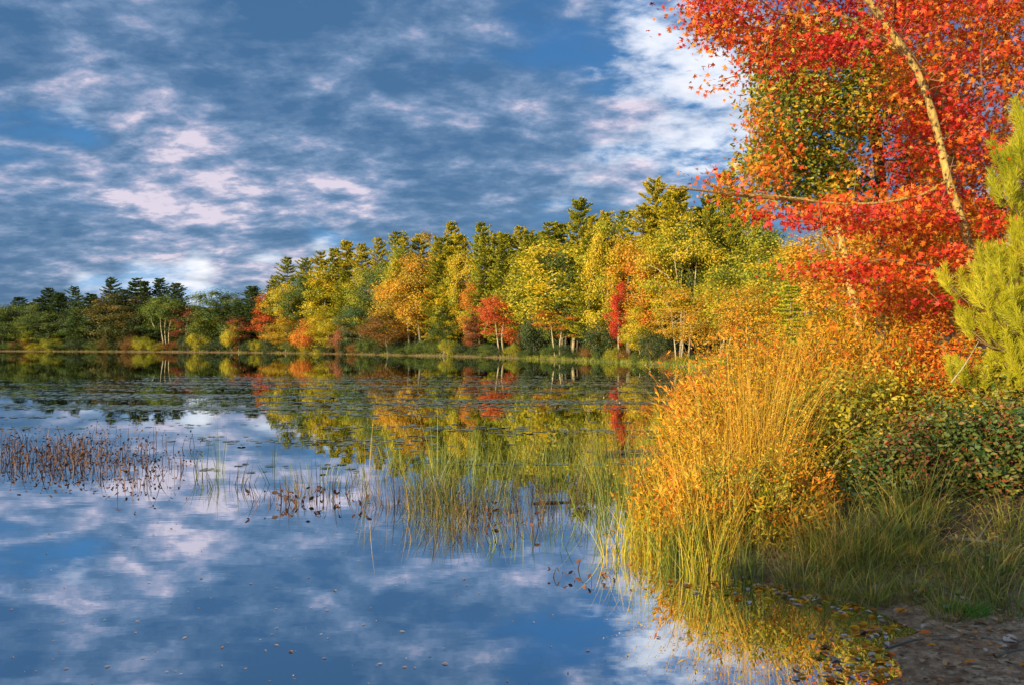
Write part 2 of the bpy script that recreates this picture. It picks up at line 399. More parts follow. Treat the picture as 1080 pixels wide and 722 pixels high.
# ------------------------------------------------------------- far tree prototypes (unit: 10 m tall, crown 1 wide = 5 m)
def proto_pine(seed, H=20., Wd=3.6, start=.15, n=34, fluffy=1.0, droop=0.):
    rg = np.random.default_rng(seed)
    tp = np.array([[.12*math.sin(i*.9+seed), .12*math.cos(i*.7+seed), H*i/12] for i in range(13)])
    tr = [tubes(tp[:-1], tp[1:], np.linspace(.24, .04, 12), np.linspace(.22, .02, 12), 6)]
    parts = []
    z = H*start
    lop = rg.uniform(0, 6.28)
    while z < H*.99:
        t = (z/H-start)/(1-start)
        prof = (1-t)**(.62 if droop < .2 else .95)*(.72+.28*min(1, t*4+.3))+.03
        nb = rg.integers(5, 8); tier = rg.uniform(.75, 1.15)
        a0 = rg.uniform(0, 6.28)
        for b in range(nb):
            if rg.random() < .10: continue
            a = a0+b*6.28/nb+rg.normal()*.3; Lb = Wd*prof*tier*rg.uniform(.55, 1.25)*(1+.22*math.cos(a-lop))+.18
            rise = Lb*(rg.uniform(.0, .3)+.5*t*t) - droop*Lb
            tip = np.array([math.cos(a)*Lb, math.sin(a)*Lb, z+rise]); base = np.array([0, 0, z])
            mid = base*.5+tip*.5-np.array([0, 0, .08*Lb])
            tr.append(tubes([base, mid], [mid, tip], [.045, .03], [.03, .01], 3))
            m = int((30+150*Lb/Wd)*fluffy)
            f_ = rg.uniform(.12, 1.05, m)**.75
            side = rg.normal(size=m)*.24*Lb*(1.1-f_)+rg.normal(size=m)*.05
            c = base+(tip-base)*f_[:, None]+np.array([-math.sin(a), math.cos(a), 0])*side[:, None]
            c[:, 2] += np.abs(rg.normal(size=m))*.07-.08*Lb*np.sin(np.pi*np.clip(f_, 0, 1))
            ax = np.stack([np.cos(a)+rg.normal(size=m)*.8, np.sin(a)+rg.normal(size=m)*.8, rg.uniform(.0, 1.1+t, m)], 1)
            nn = rg.normal(size=(m, 3))*.6+np.array([math.cos(a)*.6, math.sin(a)*.6, .5])
            parts.append(leaves(c, rg.uniform(.20, .36, m), ax, nn, T_TUFT, np.clip(rg.normal(.45, .22, m)+.3*(f_-.6), 0, 1), rg))
        z += H*(1-start)/n*rg.uniform(.6, 1.4)
    return tr, join(parts), H, Wd
def proto_decid(seed, H=14., R=3.2, trunk=.28, clumps=52, per=85, ls=.27, nstem=1, layered=0., core=.55, top=1.0):
    rg = np.random.default_rng(seed)
    cz = H*(trunk+(1-trunk)*.5); hz = H*(1-trunk)*.5
    u = nrm(rg.normal(size=(clumps, 3))); rr = rg.uniform(core, 1, clumps)**.6
    lob = 1+.22*np.sin(3*np.arctan2(u[:, 1], u[:, 0])+seed)+.15*np.sin(5*u[:, 2]+seed*2)
    c = u*rr[:, None]*lob[:, None]*np.array([R, R, hz]); c[:, 2] += cz
    taper = 1-.35*np.clip((c[:, 2]-cz)/hz, 0, 1)**2*top; c[:, :2] *= taper[:, None]
    lines = []
    for s in range(nstem):
        a = seed+s*2.1; sp = .0 if nstem == 1 else .55
        b = np.array([math.cos(a)*sp*.6, math.sin(a)*sp*.6, -.3]); e = np.array([math.cos(a)*sp*2.0, math.sin(a)*sp*2.0, H*.72])
        m_ = (b+e)/2+np.array([rg.normal()*.25, rg.normal()*.25, 0])
        lines.append(spline([b, m_, e], 9))
    tr = [tube_line(l, .12 if nstem > 1 else .20, .04, 6) for l in lines]
    sp = [l for l in lines]
    P_, par, br, tips, r = grow([sp[0]], c, seg=1.2, rtip=.022, exp=.4, jit=.2, pen=.5, rg=rg)
    if br: tr.append(br)
    parts = []
    for k in range(clumps):
        m = int(per*rg.uniform(.5, 1.4)); s_ = rg.uniform(.55, 1.15)
        q = rg.normal(size=(m, 3))*np.array([.62, .62, .62*(1-layered*.65)])*s_*R/3.2
        q = q[np.linalg.norm(q, axis=1) < 1.7*s_]; m = len(q)
        tb = rg.uniform(.15, .85)
        out_ = nrm(q*np.array([1, 1, 1.5]))*.8+nrm(c[k]-np.array([0, 0, cz]))*.5+rg.normal(size=(m, 3))*.42
        ax = rg.normal(size=(m, 3)); ax[:, 2] -= .3
        parts.append(leaves(c[k]+q, ls*rg.uniform(.65, 1.3, m), ax, out_, T_QUAD, np.clip(tb+rg.normal(size=m)*.18, 0, 1), rg))
    return tr, join(parts), H, R

def stash(kind, fn):
    tr, cr, H, R = fn
    tv, tf, tt = join(tr)
    return dict(kind=kind, H=H, R=R, trunk=mesh_np('trunk', tv, tf, tt, True), crown=mesh_np('crown', cr[0], cr[1], cr[2]))
PROTO = {
 'pine': [stash('pine', proto_pine(s, Wd=w, start=st, n=nn, droop=dr)) for s, w, st, nn, dr in
          [(1, 3.6, .15, 32, 0), (2, 3.3, .2, 30, .05), (3, 4.2, .15, 27, .0), (4, 3.5, .12, 34, .08), (5, 3.9, .22, 26, 0), (6, 3.7, .18, 30, .02), (7, 3.3, .1, 31, 0), (8, 3.9, .15, 28, .04)]],
 'fir': [stash('fir', proto_pine(s, Wd=w, start=.06, n=30, droop=.3, fluffy=.9)) for s, w in [(11, 3.6), (12, 3.1)]],
 'round': [stash('round', proto_decid(s, R=r, trunk=t, clumps=c, per=290, ls=.175, nstem=1, layered=ly)) for s, r, t, c, ly in
           [(21, 3.4, .10, 78, .3), (22, 3.8, .14, 84, .5), (23, 3.0, .08, 70, .2), (24, 3.5, .12, 74, .6), (25, 3.3, .07, 80, .4)]],
 'stems': [stash('stems', proto_decid(s, R=r, trunk=t, clumps=c, per=290, ls=.175, nstem=ns, layered=ly)) for s, r, t, c, ns, ly in
           [(26, 3.7, .25, 80, 3, .5), (27, 3.4, .22, 74, 2, .5), (28, 3.2, .27, 66, 3, .3)]],
 'slim': [stash('slim', proto_decid(s, R=2.0, trunk=t, clumps=48, per=230, ls=.16, nstem=1, core=.2, top=1.6)) for s, t in [(31, .12), (32, .08), (33, .15)]],
 'airy': [stash('airy', proto_decid(s, R=3.4, trunk=t, clumps=44, per=170, ls=.17, nstem=ns, layered=.9, core=.5)) for s, t, ns in [(41, .3, 3), (42, .34, 2), (43, .28, 3)]],
 'bush': [stash('bush', proto_decid(s, H=4., R=2.6, trunk=.04, clumps=44, per=230, ls=.13, nstem=3, core=.3, top=.5)) for s in (51, 52, 53)],
}
def place_tree(kind, var, px, Y, top, wpx, mat, bark, name, cat, label, group, rz=None, zoff=0, X=None):
    X = (px-540)/F*Y if X is None else X
    gz0 = float(ground_z(X, Y)); pr = PROTO[kind][var % len(PROTO[kind])]
    H = CAMZ-(top-HY)/F*Y - gz0
    W = wpx/F*Y/2
    o = empty(name, (X, Y, gz0-.05), rng.uniform(0, 6.28) if rz is None else rz)
    k = W/pr['R']*(1.0 if kind == 'pine' else 1.04)
    o.scale = (k, k, H/pr['H'])
    link('trunk', pr['trunk'], bark, o, True); link('crown', pr['crown'], mat, o, True)
    tag(o, label, cat, group)
    return o

# (kind, px, set-back behind the shore, top py, crown width px, material, bark, look)
def shoreY(px):
    """distance of the far waterline along the sight line through px"""
    k = (px-540)/F; best = None
    for i in range(12, 28):
        a, b = SH[i], SH[i+1]
        fa, fb = a[0]-k*a[1], b[0]-k*b[1]
        if fa*fb <= 0: t = fa/(fa-fb); best = a[1]+(b[1]-a[1])*t
    return best if best else 190
PB, GB, DB = BARK_PALE, BARK_GREY, BARK_DARK
FRONT = [
 ('round', 14, 4, 322, 46, 'leaf_green', GB, 'green broadleaf tree at the far left end of the opposite shore'),
 ('round', 52, 4, 326, 44, 'leaf_green', GB, 'rounded green tree below the left-hand dark pines of the far shore'),
 ('round', 88, 3, 322, 34, 'leaf_green', GB, 'narrow-crowned green tree just left of the russet oak on the far shore'),
 ('slim', 33, 2, 338, 20, 'leaf_yellowgreen', GB, 'small yellow-green tree near the left end of the far shore'),
 ('round', 130, 3, 310, 62, 'leaf_olive', GB, 'broad olive tree tinged russet on the left part of the far shore'),
 ('stems', 176, 3, 309, 46, 'leaf_midgreen', PB, 'yellow-green tree with pale trunks beside the dusty red maple'),
 ('slim', 199, 3, 317, 32, 'leaf_dustyred', GB, 'dusty red maple between two green trees on the left shore'),
 ('bush', 212, 1, 340, 26, 'leaf_yellowgreen', GB, 'low yellow-green tree at the foot of the dusty red maple'),
 ('round', 236, 5, 303, 60, 'leaf_green', GB, 'domed dark green tree right of the dusty red maple'),
 ('slim', 252, 1, 330, 22, 'leaf_dustyred', GB, 'small dull red maple in front of the domed green tree'),
 ('bush', 246, 0, 342, 22, 'leaf_limeyellow', GB, 'yellow shrub tree at the water below the domed green tree'),
 ('slim', 280, 3, 311, 30, 'leaf_redorange', GB, 'slender brick red maple in front of the dark pine left of centre'),
 ('round', 302, 1, 331, 44, 'leaf_gold', GB, 'low golden tree right of the slender brick red maple'),
 ('bush', 324, 0, 340, 32, 'leaf_orange', GB, 'orange shrub tree at the water between two golden trees'),
 ('round', 347, 1, 328, 42, 'leaf_limeyellow', GB, 'yellow tree standing left of the crimson shrub on the shore'),
 ('bush', 362, 0, 344, 26, 'leaf_dustyred', GB, 'crimson shrub at the water below the blue-green tree'),
 ('round', 378, 3, 318, 40, 'leaf_teal', GB, 'small blue-green tree left of the big golden birch'),
 ('round', 410, 1, 323, 50, 'leaf_russet', GB, 'low russet brown tree in front of the big golden birch'),
 ('stems', 434, 5, 281, 68, 'leaf_gold', PB, 'big golden birch with grey trunks standing over the russet tree'),
 ('slim', 474, 4, 290, 38, 'leaf_limeyellow', GB, 'tall yellow tree just right of the big golden birch'),
 ('slim', 468, 1, 325, 30, 'leaf_green', GB, 'green young tree at the foot of the tall yellow tree'),
 ('slim', 497, 4, 286, 30, 'leaf_orange', GB, 'tall thin orange maple near the centre of the forest'),
 ('slim', 500, 1, 328, 28, 'leaf_dustyred', GB, 'maroon young maple left of the round coral maple'),
 ('stems', 530, 1, 309, 48, 'leaf_redorange', PB, 'round coral maple on thin pale trunks at the centre of the shore'),
 ('bush', 566, 2, 330, 40, 'leaf_darkgreen', GB, 'dark green low tree right of the round coral maple'),
 ('airy', 588, 1, 320, 54, 'leaf_orange', PB, 'amber tree reaching over the water beneath the largest maple'),
 ('stems', 600, 5, 243, 104, 'leaf_limeyellow', PB, 'largest yellow-green maple with tall pale trunks at the forest edge'),
 ('round', 560, 6, 262, 60, 'leaf_yellowgreen', GB, 'olive yellow tree left of the largest yellow-green maple'),
 ('bush', 634, 2, 342, 44, 'leaf_darkgreen', GB, 'dark evergreen thicket left of the scarlet maple'),
 ('slim', 653, 1, 299, 24, 'leaf_red', PB, 'scarlet slender maple at the water, brightest of the far shore'),
 ('slim', 690, 3, 250, 50, 'leaf_orange', PB, 'tall bright orange maple under the highest pine'),
 ('stems', 677, 1, 322, 42, 'leaf_limeyellow', PB, 'lime yellow tree between the scarlet maple and the orange maple'),
 ('airy', 716, 1, 305, 50, 'leaf_gold', PB, 'thin-leaved tree with bare leaning white trunks by the water'),
 ('stems', 722, 6, 238, 84, 'leaf_limeyellow', PB, 'large yellow-green tree right of the tall orange maple'),
 ('bush', 690, 0, 350, 36, 'leaf_darkgreen', GB, 'dark shrub below the lime yellow tree at the water'),
 ('stems', 762, 2, 296, 72, 'leaf_gold', PB, 'glowing golden maple where the far shore meets the near bank'),
]
PINES = [(6, 327), (22, 318), (38, 314), (50, 306), (66, 304), (82, 297), (100, 309), (119, 297), (140, 290), (152, 293), (165, 290), (184, 294),
 (266, 303), (290, 285), (304, 275), (321, 270), (338, 268), (352, 264), (368, 256), (384, 252), (399, 248), (414, 243), (430, 244), (446, 250), (460, 246), (477, 238), (489, 243), (503, 233),
 (520, 243), (533, 240), (548, 233), (562, 241), (577, 233), (590, 238), (611, 211), (628, 229), (641, 222), (660, 216), (676, 222), (690, 189), (706, 206), (719, 203), (737, 215), (768, 183), (752, 205), (790, 200)]
FT = []
for i, (k, px, back, top, w, mt, bk, lab) in enumerate(FRONT):
    Y = shoreY(min(px, 724))+back+1.0
    if px > 724: Y = 66
    nm, ct = {'bush': ('shrub', 'shrub')}.get(k, ('broadleaf_tree', 'tree'))
    place_tree(k, i, px, Y, top, w, M[mt], bk, nm, ct, lab, 'broadleaf trees along the far shore'); FT.append((px, lab))
# landmark names for what stands behind
MARK = [(10, 'the far left end of the shore'), (52, 'the rounded green tree'), (90, 'the narrow green tree'), (130, 'the russet-tinged tree'), (176, 'the pale-trunked tree'), (200, 'the dusty red maple'),
        (236, 'the domed green tree'), (280, 'the slender brick red maple'), (302, 'the low golden tree'), (345, 'the yellow tree by the crimson shrub'), (378, 'the blue-green tree'), (434, 'the big golden birch'), (474, 'the tall yellow tree'),
        (497, 'the tall thin orange maple'), (530, 'the round coral maple'), (600, 'the largest yellow-green maple'), (653, 'the scarlet maple'), (690, 'the tall orange maple'), (722, 'the large yellow-green tree'), (762, 'the glowing golden maple')]
ORD = ['first', 'second', 'third', 'fourth', 'fifth', 'sixth', 'seventh', 'eighth', 'ninth', 'tenth', 'eleventh', 'twelfth']
def mark_labels(items, fmt):
    """items: list of (px, ...). label by nearest landmark, and rank from the left where several share it"""
    g = {}
    for i, it in enumerate(items):
        j = min(range(len(MARK)), key=lambda q: abs(MARK[q][0]-it[0])); g.setdefault(j, []).append(i)
    out = [None]*len(items)
    for j, ids in g.items():
        ids.sort(key=lambda i: items[i][0])
        for r, i in enumerate(ids):
            tail = '' if len(ids) == 1 else (', left one' if r == 0 else ', right one') if len(ids) == 2 else ', %s from left' % ORD[r]
            out[i] = fmt(items[i]) % MARK[j][1] + tail
    return out
pl = mark_labels(PINES, lambda it: ('dark green pine' if it[0] < 285 else 'sunlit olive pine')+' showing above %s')
for i, (px, top) in enumerate(PINES):
    if px not in (611, 690, 768, 585): top += rng.uniform(-4, 7); px += rng.uniform(-4, 4)
    Y = shoreY(min(px, 724))+rng.uniform(9, 15)
    if px > 724: Y = 82
    mt = 'needle_shaded' if px < 285 else ('needle_yellow' if rng.random() < .78 else 'needle_green')
    if px in (611, 548): mt = 'needle_green'
    w = rng.uniform(52, 76)*(108/ (Y+12)) if px > 285 else rng.uniform(33, 46)
    if px in (690,): w = 62
    place_tree('pine', i*5+1, px, Y, top, w, M[mt], DB, 'pine_tree', 'pine', pl[i], 'white pines rising behind the far shore')
# second, lower rank filling the forest between
fill = []
x = -30.
while x < 800:
    w = rng.uniform(26, 38) if x < 290 else rng.uniform(34, 50)
    tops = np.interp(x, [0, 120, 184, 206, 228, 300, 400, 500, 600, 690, 740, 800], [320, 306, 304, 334, 316, 288, 262, 250, 240, 220, 222, 212])
    k = rng.choice(['pine', 'pine', 'round', 'round', 'slim'])
    mt = rng.choice(['leaf_green', 'leaf_darkgreen', 'leaf_yellowgreen'] if x < 290 else ['leaf_yellowgreen', 'leaf_green', 'leaf_limeyellow', 'leaf_gold', 'leaf_yellowgreen'])  # left end takes darker leaves, its dimmer light put into the colour
    if k == 'pine': mt = 'needle_shaded' if x < 290 else 'needle_green'
    fill.append((x, tops+rng.uniform(-4, 16), w, k, mt)); x += w*.52
WORD = {'leaf_green': 'green tree', 'leaf_darkgreen': 'deep green tree', 'leaf_yellowgreen': 'olive tree', 'leaf_limeyellow': 'yellow tree', 'leaf_gold': 'golden tree', 'needle_shaded': 'dark short pine', 'needle_green': 'olive green short pine'}
fl = mark_labels(fill, lambda it: WORD[str(it[4])]+' one row behind %s')
for i, (px, top, w, k, mt) in enumerate(fill):
    Y = shoreY(min(max(px, 0), 724))+rng.uniform(5, 9)
    if px < 0: Y = 196
    if px > 724: Y = 76
    place_tree(str(k), i*3+1, px, Y, top, w*1.15, M[str(mt)], DB if k == 'pine' else GB, 'pine_tree' if k == 'pine' else 'broadleaf_tree', 'tree', fl[i], 'trees in the second row of the far forest')
# low thicket at the foot of the forest
th = []
x = -10.
while x < 735:
    th.append((x, rng.uniform(16, 26), rng.uniform(8, 17), str(rng.choice(['leaf_darkgreen', 'leaf_darkgreen', 'leaf_green', 'leaf_russet', 'leaf_yellowgreen'])))); x += rng.uniform(9, 17)
tw = {'leaf_darkgreen': 'dark green', 'leaf_green': 'green', 'leaf_russet': 'russet brown', 'leaf_yellowgreen': 'yellow-green'}
tl = mark_labels(th, lambda it: 'low '+tw[it[3]]+' shrub below %s')
for i, (px, w, h, mt) in enumerate(th):
    Y = shoreY(min(max(px, 0), 724))+rng.uniform(.6, 2.2)
    if px > 724: Y = 68
    base = HY+CAMZ*F/Y
    place_tree('bush', i, px, Y, base-h, w, M[mt], DB, 'shrub', 'shrub', tl[i], 'low shrubs along the far waterline')
# dark forest depth: trunks and undergrowth deeper in (one uncountable mass)
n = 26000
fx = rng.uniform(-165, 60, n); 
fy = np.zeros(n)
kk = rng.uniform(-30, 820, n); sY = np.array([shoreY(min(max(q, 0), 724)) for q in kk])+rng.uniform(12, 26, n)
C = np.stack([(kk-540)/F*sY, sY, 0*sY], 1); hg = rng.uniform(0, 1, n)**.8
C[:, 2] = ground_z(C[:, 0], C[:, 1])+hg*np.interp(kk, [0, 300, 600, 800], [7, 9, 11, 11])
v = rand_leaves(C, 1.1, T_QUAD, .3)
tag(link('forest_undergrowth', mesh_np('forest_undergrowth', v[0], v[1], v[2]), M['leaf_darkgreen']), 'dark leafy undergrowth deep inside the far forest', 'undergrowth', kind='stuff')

# far grassy fringe
n = 9000
sg = []
for i in range(12, 27):
    a, b = SH[i], SH[i+1]; L_ = np.linalg.norm(b-a); m = int(L_*(90 if i < 17 else 12))
    t = rng.random(m); e = (b-a)/L_; nn_ = np.array([e[1], -e[0]])
    if shore_sd(*(a+nn_*.5+(b-a)*.5)) < 0: nn_ = -nn_
    q = a+(b-a)*t[:, None]+nn_*(rng.uniform(-.3, 1.5 if i > 16 else 2.8, m))[:, None]
    sg.append(q)
sg = np.concatenate(sg); z = np.maximum(ground_z(sg[:, 0], sg[:, 1]), -.02)
bl = blades(np.column_stack([sg, z]), rng.uniform(.25, .7, len(sg)), rng.uniform(0, .4, len(sg)), rng.uniform(0, 6.28, len(sg)), .5, .05, 2)
tag(link('shore_grass', mesh_np('shore_grass', *bl[:3]), M['shore_grass']), 'strip of green marsh grass along the far waterline', 'grass', kind='stuff')

# ------------------------------------------------------------- near right: trees
def leaves_on(tips_pos, per, spread, size, T, up=.6, flat=1., rg=rng, droop=-.25, tintw=.18, keep=None):
    parts = []
    k = len(tips_pos); m = rg.poisson(per, k)
    idx = np.repeat(np.arange(k), m); base = np.asarray(tips_pos)[idx]
    q = rg.normal(size=(len(idx), 3))*spread*np.array([1, 1, flat])
    tb = rg.uniform(.1, .9, k)[idx]
    if keep is not None:
        ok = keep(base+q); base, q, tb, idx = base[ok], q[ok], tb[ok], idx[ok]
    return rand_leaves(base+q, size, T, up, rg, np.clip(tb+rg.normal(size=len(idx))*tintw, 0, 1), droop)

def big_tree(name, label, cat, trunk_lines, attr, leafargs, mat, bark, rt=(.08, .03), seg=.35, rtip=.004, extra=None):
    base = np.array(trunk_lines[0][0]); root = empty(name, tuple(base))
    loc = base
    parts = [tube_line(l-loc, r0, r1, 9) for l, r0, r1 in zip(trunk_lines, rt[0], rt[1])]
    pos, par, br, tips, r = grow([l-loc for l in trunk_lines], attr-loc, seg=seg, rtip=rtip)
    tk = link('trunk', mesh_np('trunk', *parts[0], True), bark, root)
    for p_ in parts[1:]: link('limb', mesh_np('limb', *p_, True), bark, tk)
    tag(link('twig_network', mesh_np('twig_network', *br, True), BARK_BROWN, tk), kind='stuff')
    cr = leaves_on(pos[tips], **leafargs)
    link('crown', mesh_np('crown', *cr), mat, root)
    if extra:
        for nm, pts, args, mt in extra:
            q = leaves_on(pts-loc, **args); link(nm, mesh_np(nm, *q), mt, root)
    tag(root, label, cat); return root
def VL(pts, n=20):
    return spline([P(*p) for p in pts], n)

def clear(line, rad_):
    """leaves grow behind and beside a stem on its shaded side, few on the side facing the pond"""
    ln = line-line[0]; dn = nrm(np.array([[-.38, -.9, -.16]]))[0]   # towards the open water
    def f(Q):
        d = Q[:, None]-ln[None]; al = d@dn
        off = np.linalg.norm(d-al[..., None]*dn, axis=2)
        bad = ((off < rad_*(1+al*-.0)) & (al > -.02) & (al < 3.5)).any(1)
        return ~bad | (rng.random(len(Q)) < .07)
    return f
# red maple leaning over the water (about 9.5 m away)
tA = VL([(1062, 470, 9.6), (1040, 330, 9.6), (1018, 245, 9.6), (1000, 190, 9.5), (989, 141, 9.5), (971, 84, 9.4), (943, 38, 9.3), (915, 0, 9.2), (880, -50, 9.1), (850, -110, 9.1)], 34)
lA1 = VL([(952, 52, 9.35), (925, 38, 9.3), (900, 22, 9.2), (868, 10, 9.0), (820, -20, 8.8)], 9)
lA2 = VL([(958, 62, 9.4), (935, 45, 9.6), (905, 42, 9.8), (870, 50, 9.9), (800, 30, 9.7)], 9)
lA3 = VL([(1000, 190, 9.5), (975, 205, 9.3), (930, 214, 9.0), (880, 215, 8.9), (830, 208, 8.7), (790, 205, 8.6)], 10)
aA = np.concatenate([
    sample_view([(732, -60), (1000, -60), (960, 20), (900, 70), (850, 75), (790, 70), (735, 40)], 112, 9.2, 1.1),
    sample_view([(736, -30), (765, -30), (765, 92), (738, 84), (748, 60)], 12, 9.0, .6),
    sample_view([(900, -50), (1100, -50), (1100, 150), (1000, 190), (950, 120), (930, 60)], 80, 9.8, 1.2),
    sample_view([(785, 216), (860, 210), (1000, 200), (1030, 236), (960, 246), (850, 236), (790, 228)], 52, 9.2, .7),
    sample_view([(820, 285), (930, 270), (985, 280), (975, 298), (880, 297)], 22, 9.4, .4),
    sample_view([(895, 150), (1010, 100), (1030, 200), (940, 205)], 22, 9.9, .6),
    sample_view([(850, 85), (960, 90), (955, 190), (860, 195)], 8, 10.2, .7),
    sample_view([(985, 235), (1050, 220), (1040, 330), (980, 330)], 14, 9.1, .3)])
big_tree('maple_tree', 'scarlet maple leaning over the water, its pale trunk curving up out of the frame', 'maple',
         [tA, lA1, lA2, lA3], aA, dict(per=66, spread=.18, size=.053, T=T_MAPLE, up=.7, flat=.3, keep=clear(tA, .12)), M['near_red'], BARK_OCHRE, ([.054, .03, .03, .02], [.032, .010, .010, .007]))
# orange maple behind it
tB = VL([(1008, 440, 11.6), (1003, 300, 11.6), (999, 150, 11.6), (992, 60, 11.6), (988, -10, 11.6), (982, -120, 11.6)], 22)
tB2 = VL([(1008, 400, 11.7), (1050, 250, 11.8), (1061, 90, 11.8), (1059, 0, 11.8), (1062, -110, 11.8)], 18)
aB = np.concatenate([
    sample_view([(930, -60), (1130, -60), (1130, 340), (1000, 350), (965, 330), (950, 240), (960, 200), (940, 80)], 360, 11.9, 1.2),
    sample_view([(890, 232), (1010, 225), (1010, 330), (920, 330)], 45, 11.3, .8)])
big_tree('maple_tree', 'orange and gold maple with two thin straight stems behind the scarlet one', 'maple',
         [tB, tB2], aB, dict(per=66, spread=.24, size=.062, T=T_MAPLE, up=.7, flat=.4), M['near_orange'], BARK_OCHRE, ([.045, .04], [.02, .02]))
# olive oak
tC = VL([(925, 430, 14), (932, 300, 14), (928, 180, 14), (915, 80, 14), (905, -10, 14), (900, -90, 14)], 20)
lC = VL([(929, 200, 14), (890, 170, 13.8), (850, 140, 13.6), (825, 110, 13.4)], 9)
aC = np.concatenate([
    sample_view([(795, 50), (835, 25), (920, 30), (975, 80), (940, 130), (905, 140), (890, 175), (935, 205), (890, 232), (820, 212), (785, 185), (806, 140), (795, 90)], 330, 13.8, 1.1),
    sample_view([(940, 60), (1010, 90), (1010, 220), (955, 225), (950, 170), (960, 130)], 90, 14.2, 1.0)])
big_tree('oak_tree', 'olive green tree turning brown, seen through the gap in the scarlet maple', 'tree',
         [tC, lC], aC, dict(per=64, spread=.2, size=.095, T=T_LEAF, up=.4, flat=.7), M['near_olive'], BARK_DARK, ([.12, .05], [.05, .015]))
# pale-stemmed sapling with the long overhanging branch
tD = VL([(916, 420, 12.8), (906, 342, 12.8), (897, 300, 12.8), (889, 262, 12.8), (884, 235, 12.7), (870, 214, 12.5)], 14)
lD1 = VL([(872, 216, 12.5), (850, 211, 12.3), (800, 208, 11.9), (750, 202, 11.5), (718, 199, 11.2), (692, 199, 11)], 16)
lD2 = VL([(893, 280, 12.8), (877, 262, 12.6), (868, 245, 12.5), (858, 226, 12.3)], 7)
lD3 = VL([(893, 280, 12.8), (905, 268, 12.9), (920, 240, 13), (930, 200, 13)], 7)
aD = np.concatenate([
    sample_view([(730, 190), (770, 186), (800, 180), (830, 150), (835, 200), (800, 205), (745, 205)], 26, 11.9, .5),
    sample_view([(790, 80), (812, 90), (812, 200), (800, 205), (786, 150)], 20, 12.4, .6),
    sample_view([(835, 260), (905, 235), (960, 262), (930, 345), (870, 330)], 40, 12.9, .6)])
big_tree('sapling', 'pale forked sapling holding a long bare branch out over the pond', 'tree',
         [tD, lD1, lD2, lD3], aD, dict(keep=clear(tD, .1), per=24, spread=.17, size=.062, T=T_MAPLE, up=.4, flat=.7), M['near_orange'], BARK_OCHRE, ([.085, .04, .03, .03], [.05, .008, .015, .015]), rtip=.0035)

# mid-distance trees on the right bank
MID = [
 ('round', 800, 56, 236, 92, 'leaf_yellowgreen', 'yellow-green tree on the right bank behind the overhanging branch'),
 ('round', 840, 44, 246, 100, 'leaf_limeyellow', 'yellow tree right behind the golden shrubs of the near bank'),
 ('fir', 834, 26, 284, 64, 'needle_lime', 'small bright green fir glowing among the yellow trees'),
 ('round', 885, 34, 238, 110, 'leaf_gold', 'golden tree behind the pale forked sapling'),
 ('round', 935, 30, 232, 120, 'near_gold', 'amber tree behind the orange maple stems'),
 ('round', 1000, 27, 215, 130, 'near_gold', 'amber tree behind the young pine'),
 ('round', 1070, 24, 190, 130, 'leaf_orange', 'orange tree at the right edge behind the young pine'),
 ('round', 790, 36, 300, 66, 'leaf_gold', 'low golden tree left of the small bright fir'),
 ('pine', 800, 84, 222, 60, 'needle_green', 'green pine half hidden behind the yellow-green tree on the right bank'),
 ('round', 950, 48, 205, 120, 'leaf_yellowgreen', 'tall yellow-green tree deep in the right bank woods'),
]
for i, (k, px, Y, top, w, mt, lab) in enumerate(MID):
    place_tree(k, i+2, px, Y, top, w, M[mt], BARK_GREY, {'fir': 'fir_tree', 'pine': 'pine_tree'}.get(k, 'broadleaf_tree'), 'tree', lab, 'trees on the right bank')

# young pine at the right edge: upturned plumes of long needles
def young_pine():
    rg = np.random.default_rng(77)
    X0, Y0 = 5.62, 8.5; g = float(ground_z(X0, Y0)); base = np.array([X0, Y0, g])
    H = 4.52-g
    root = empty('young_pine', tuple(base))
    tl_ = [tube_line(spline([[0, 0, 0], [.03, 0, H*.5], [0, 0, H]], 14), .06, .01, 8)]
    par = []; shoots = []
    z = .6
    while z < H*.97:
        t = z/H; Lb = (.90*(1-t)**.5+.06)*(.8+.35*math.sin(z*5.1))
        nb = 6
        for b in range(nb):
            a = rg.uniform(0, 6.28); L1 = Lb*rg.uniform(.5, 1.25)
            d = np.array([math.cos(a), math.sin(a), 0]); p0 = np.array([0, 0, z]); p1 = p0+d*L1*.6+np.array([0, 0, .10*L1]); p2 = p0+d*L1+np.array([0, 0, .42*L1])
            ln = spline([p0, p1, p2], 7); tl_.append(tubes(ln[:-1], ln[1:], np.full(6, .009), np.full(6, .006), 4))
            for s in range(int(3+8*L1)):
                f = rg.uniform(.3, 1); q = p0*(1-f)+p2*f-np.array([0, 0, .08*L1*math.sin(3.14*f)])
                sd = np.array([-d[1], d[0], 0])*rg.uniform(-.38, .38)*L1*f
                e = q+sd+d*.08+np.array([0, 0, rg.uniform(.10, .28)])
                tl_.append(tubes([q], [e], [.004], [.003], 3)); shoots.append((q*.3+e*.7, nrm((e-q)+np.array([0, 0, .15]))))
            shoots.append((p2, nrm(np.array([d[0]*.4, d[1]*.4, 1]))))
        z += rg.uniform(.12, .22)
    shoots.append((np.array([0, 0, H]), np.array([0, 0, 1.])))
    S = np.array([s[0] for s in shoots]); D = np.array([s[1] for s in shoots])
    m = 230; idx = np.repeat(np.arange(len(S)), m); n = len(idx)
    along = rg.uniform(-.13, .10, n)
    c = S[idx]+D[idx]*along[:, None]
    ax = D[idx]*rg.uniform(.7, 1.3, n)[:, None]+rg.normal(size=(n, 3))*.42
    q = leaves(c, rg.uniform(.06, .105, n), ax, rg.normal(size=(n, 3)), T_FINE, np.clip(rg.normal(.5, .25, n), 0, 1), rg)
    link('trunk', mesh_np('trunk', *join(tl_), True), BARK_BROWN, root)
    link('crown', mesh_np('crown', *q), M['needle_lime'], root)
    tag(root, 'young yellow-green pine with soft upright needle plumes at the right edge', 'pine')
young_pine()

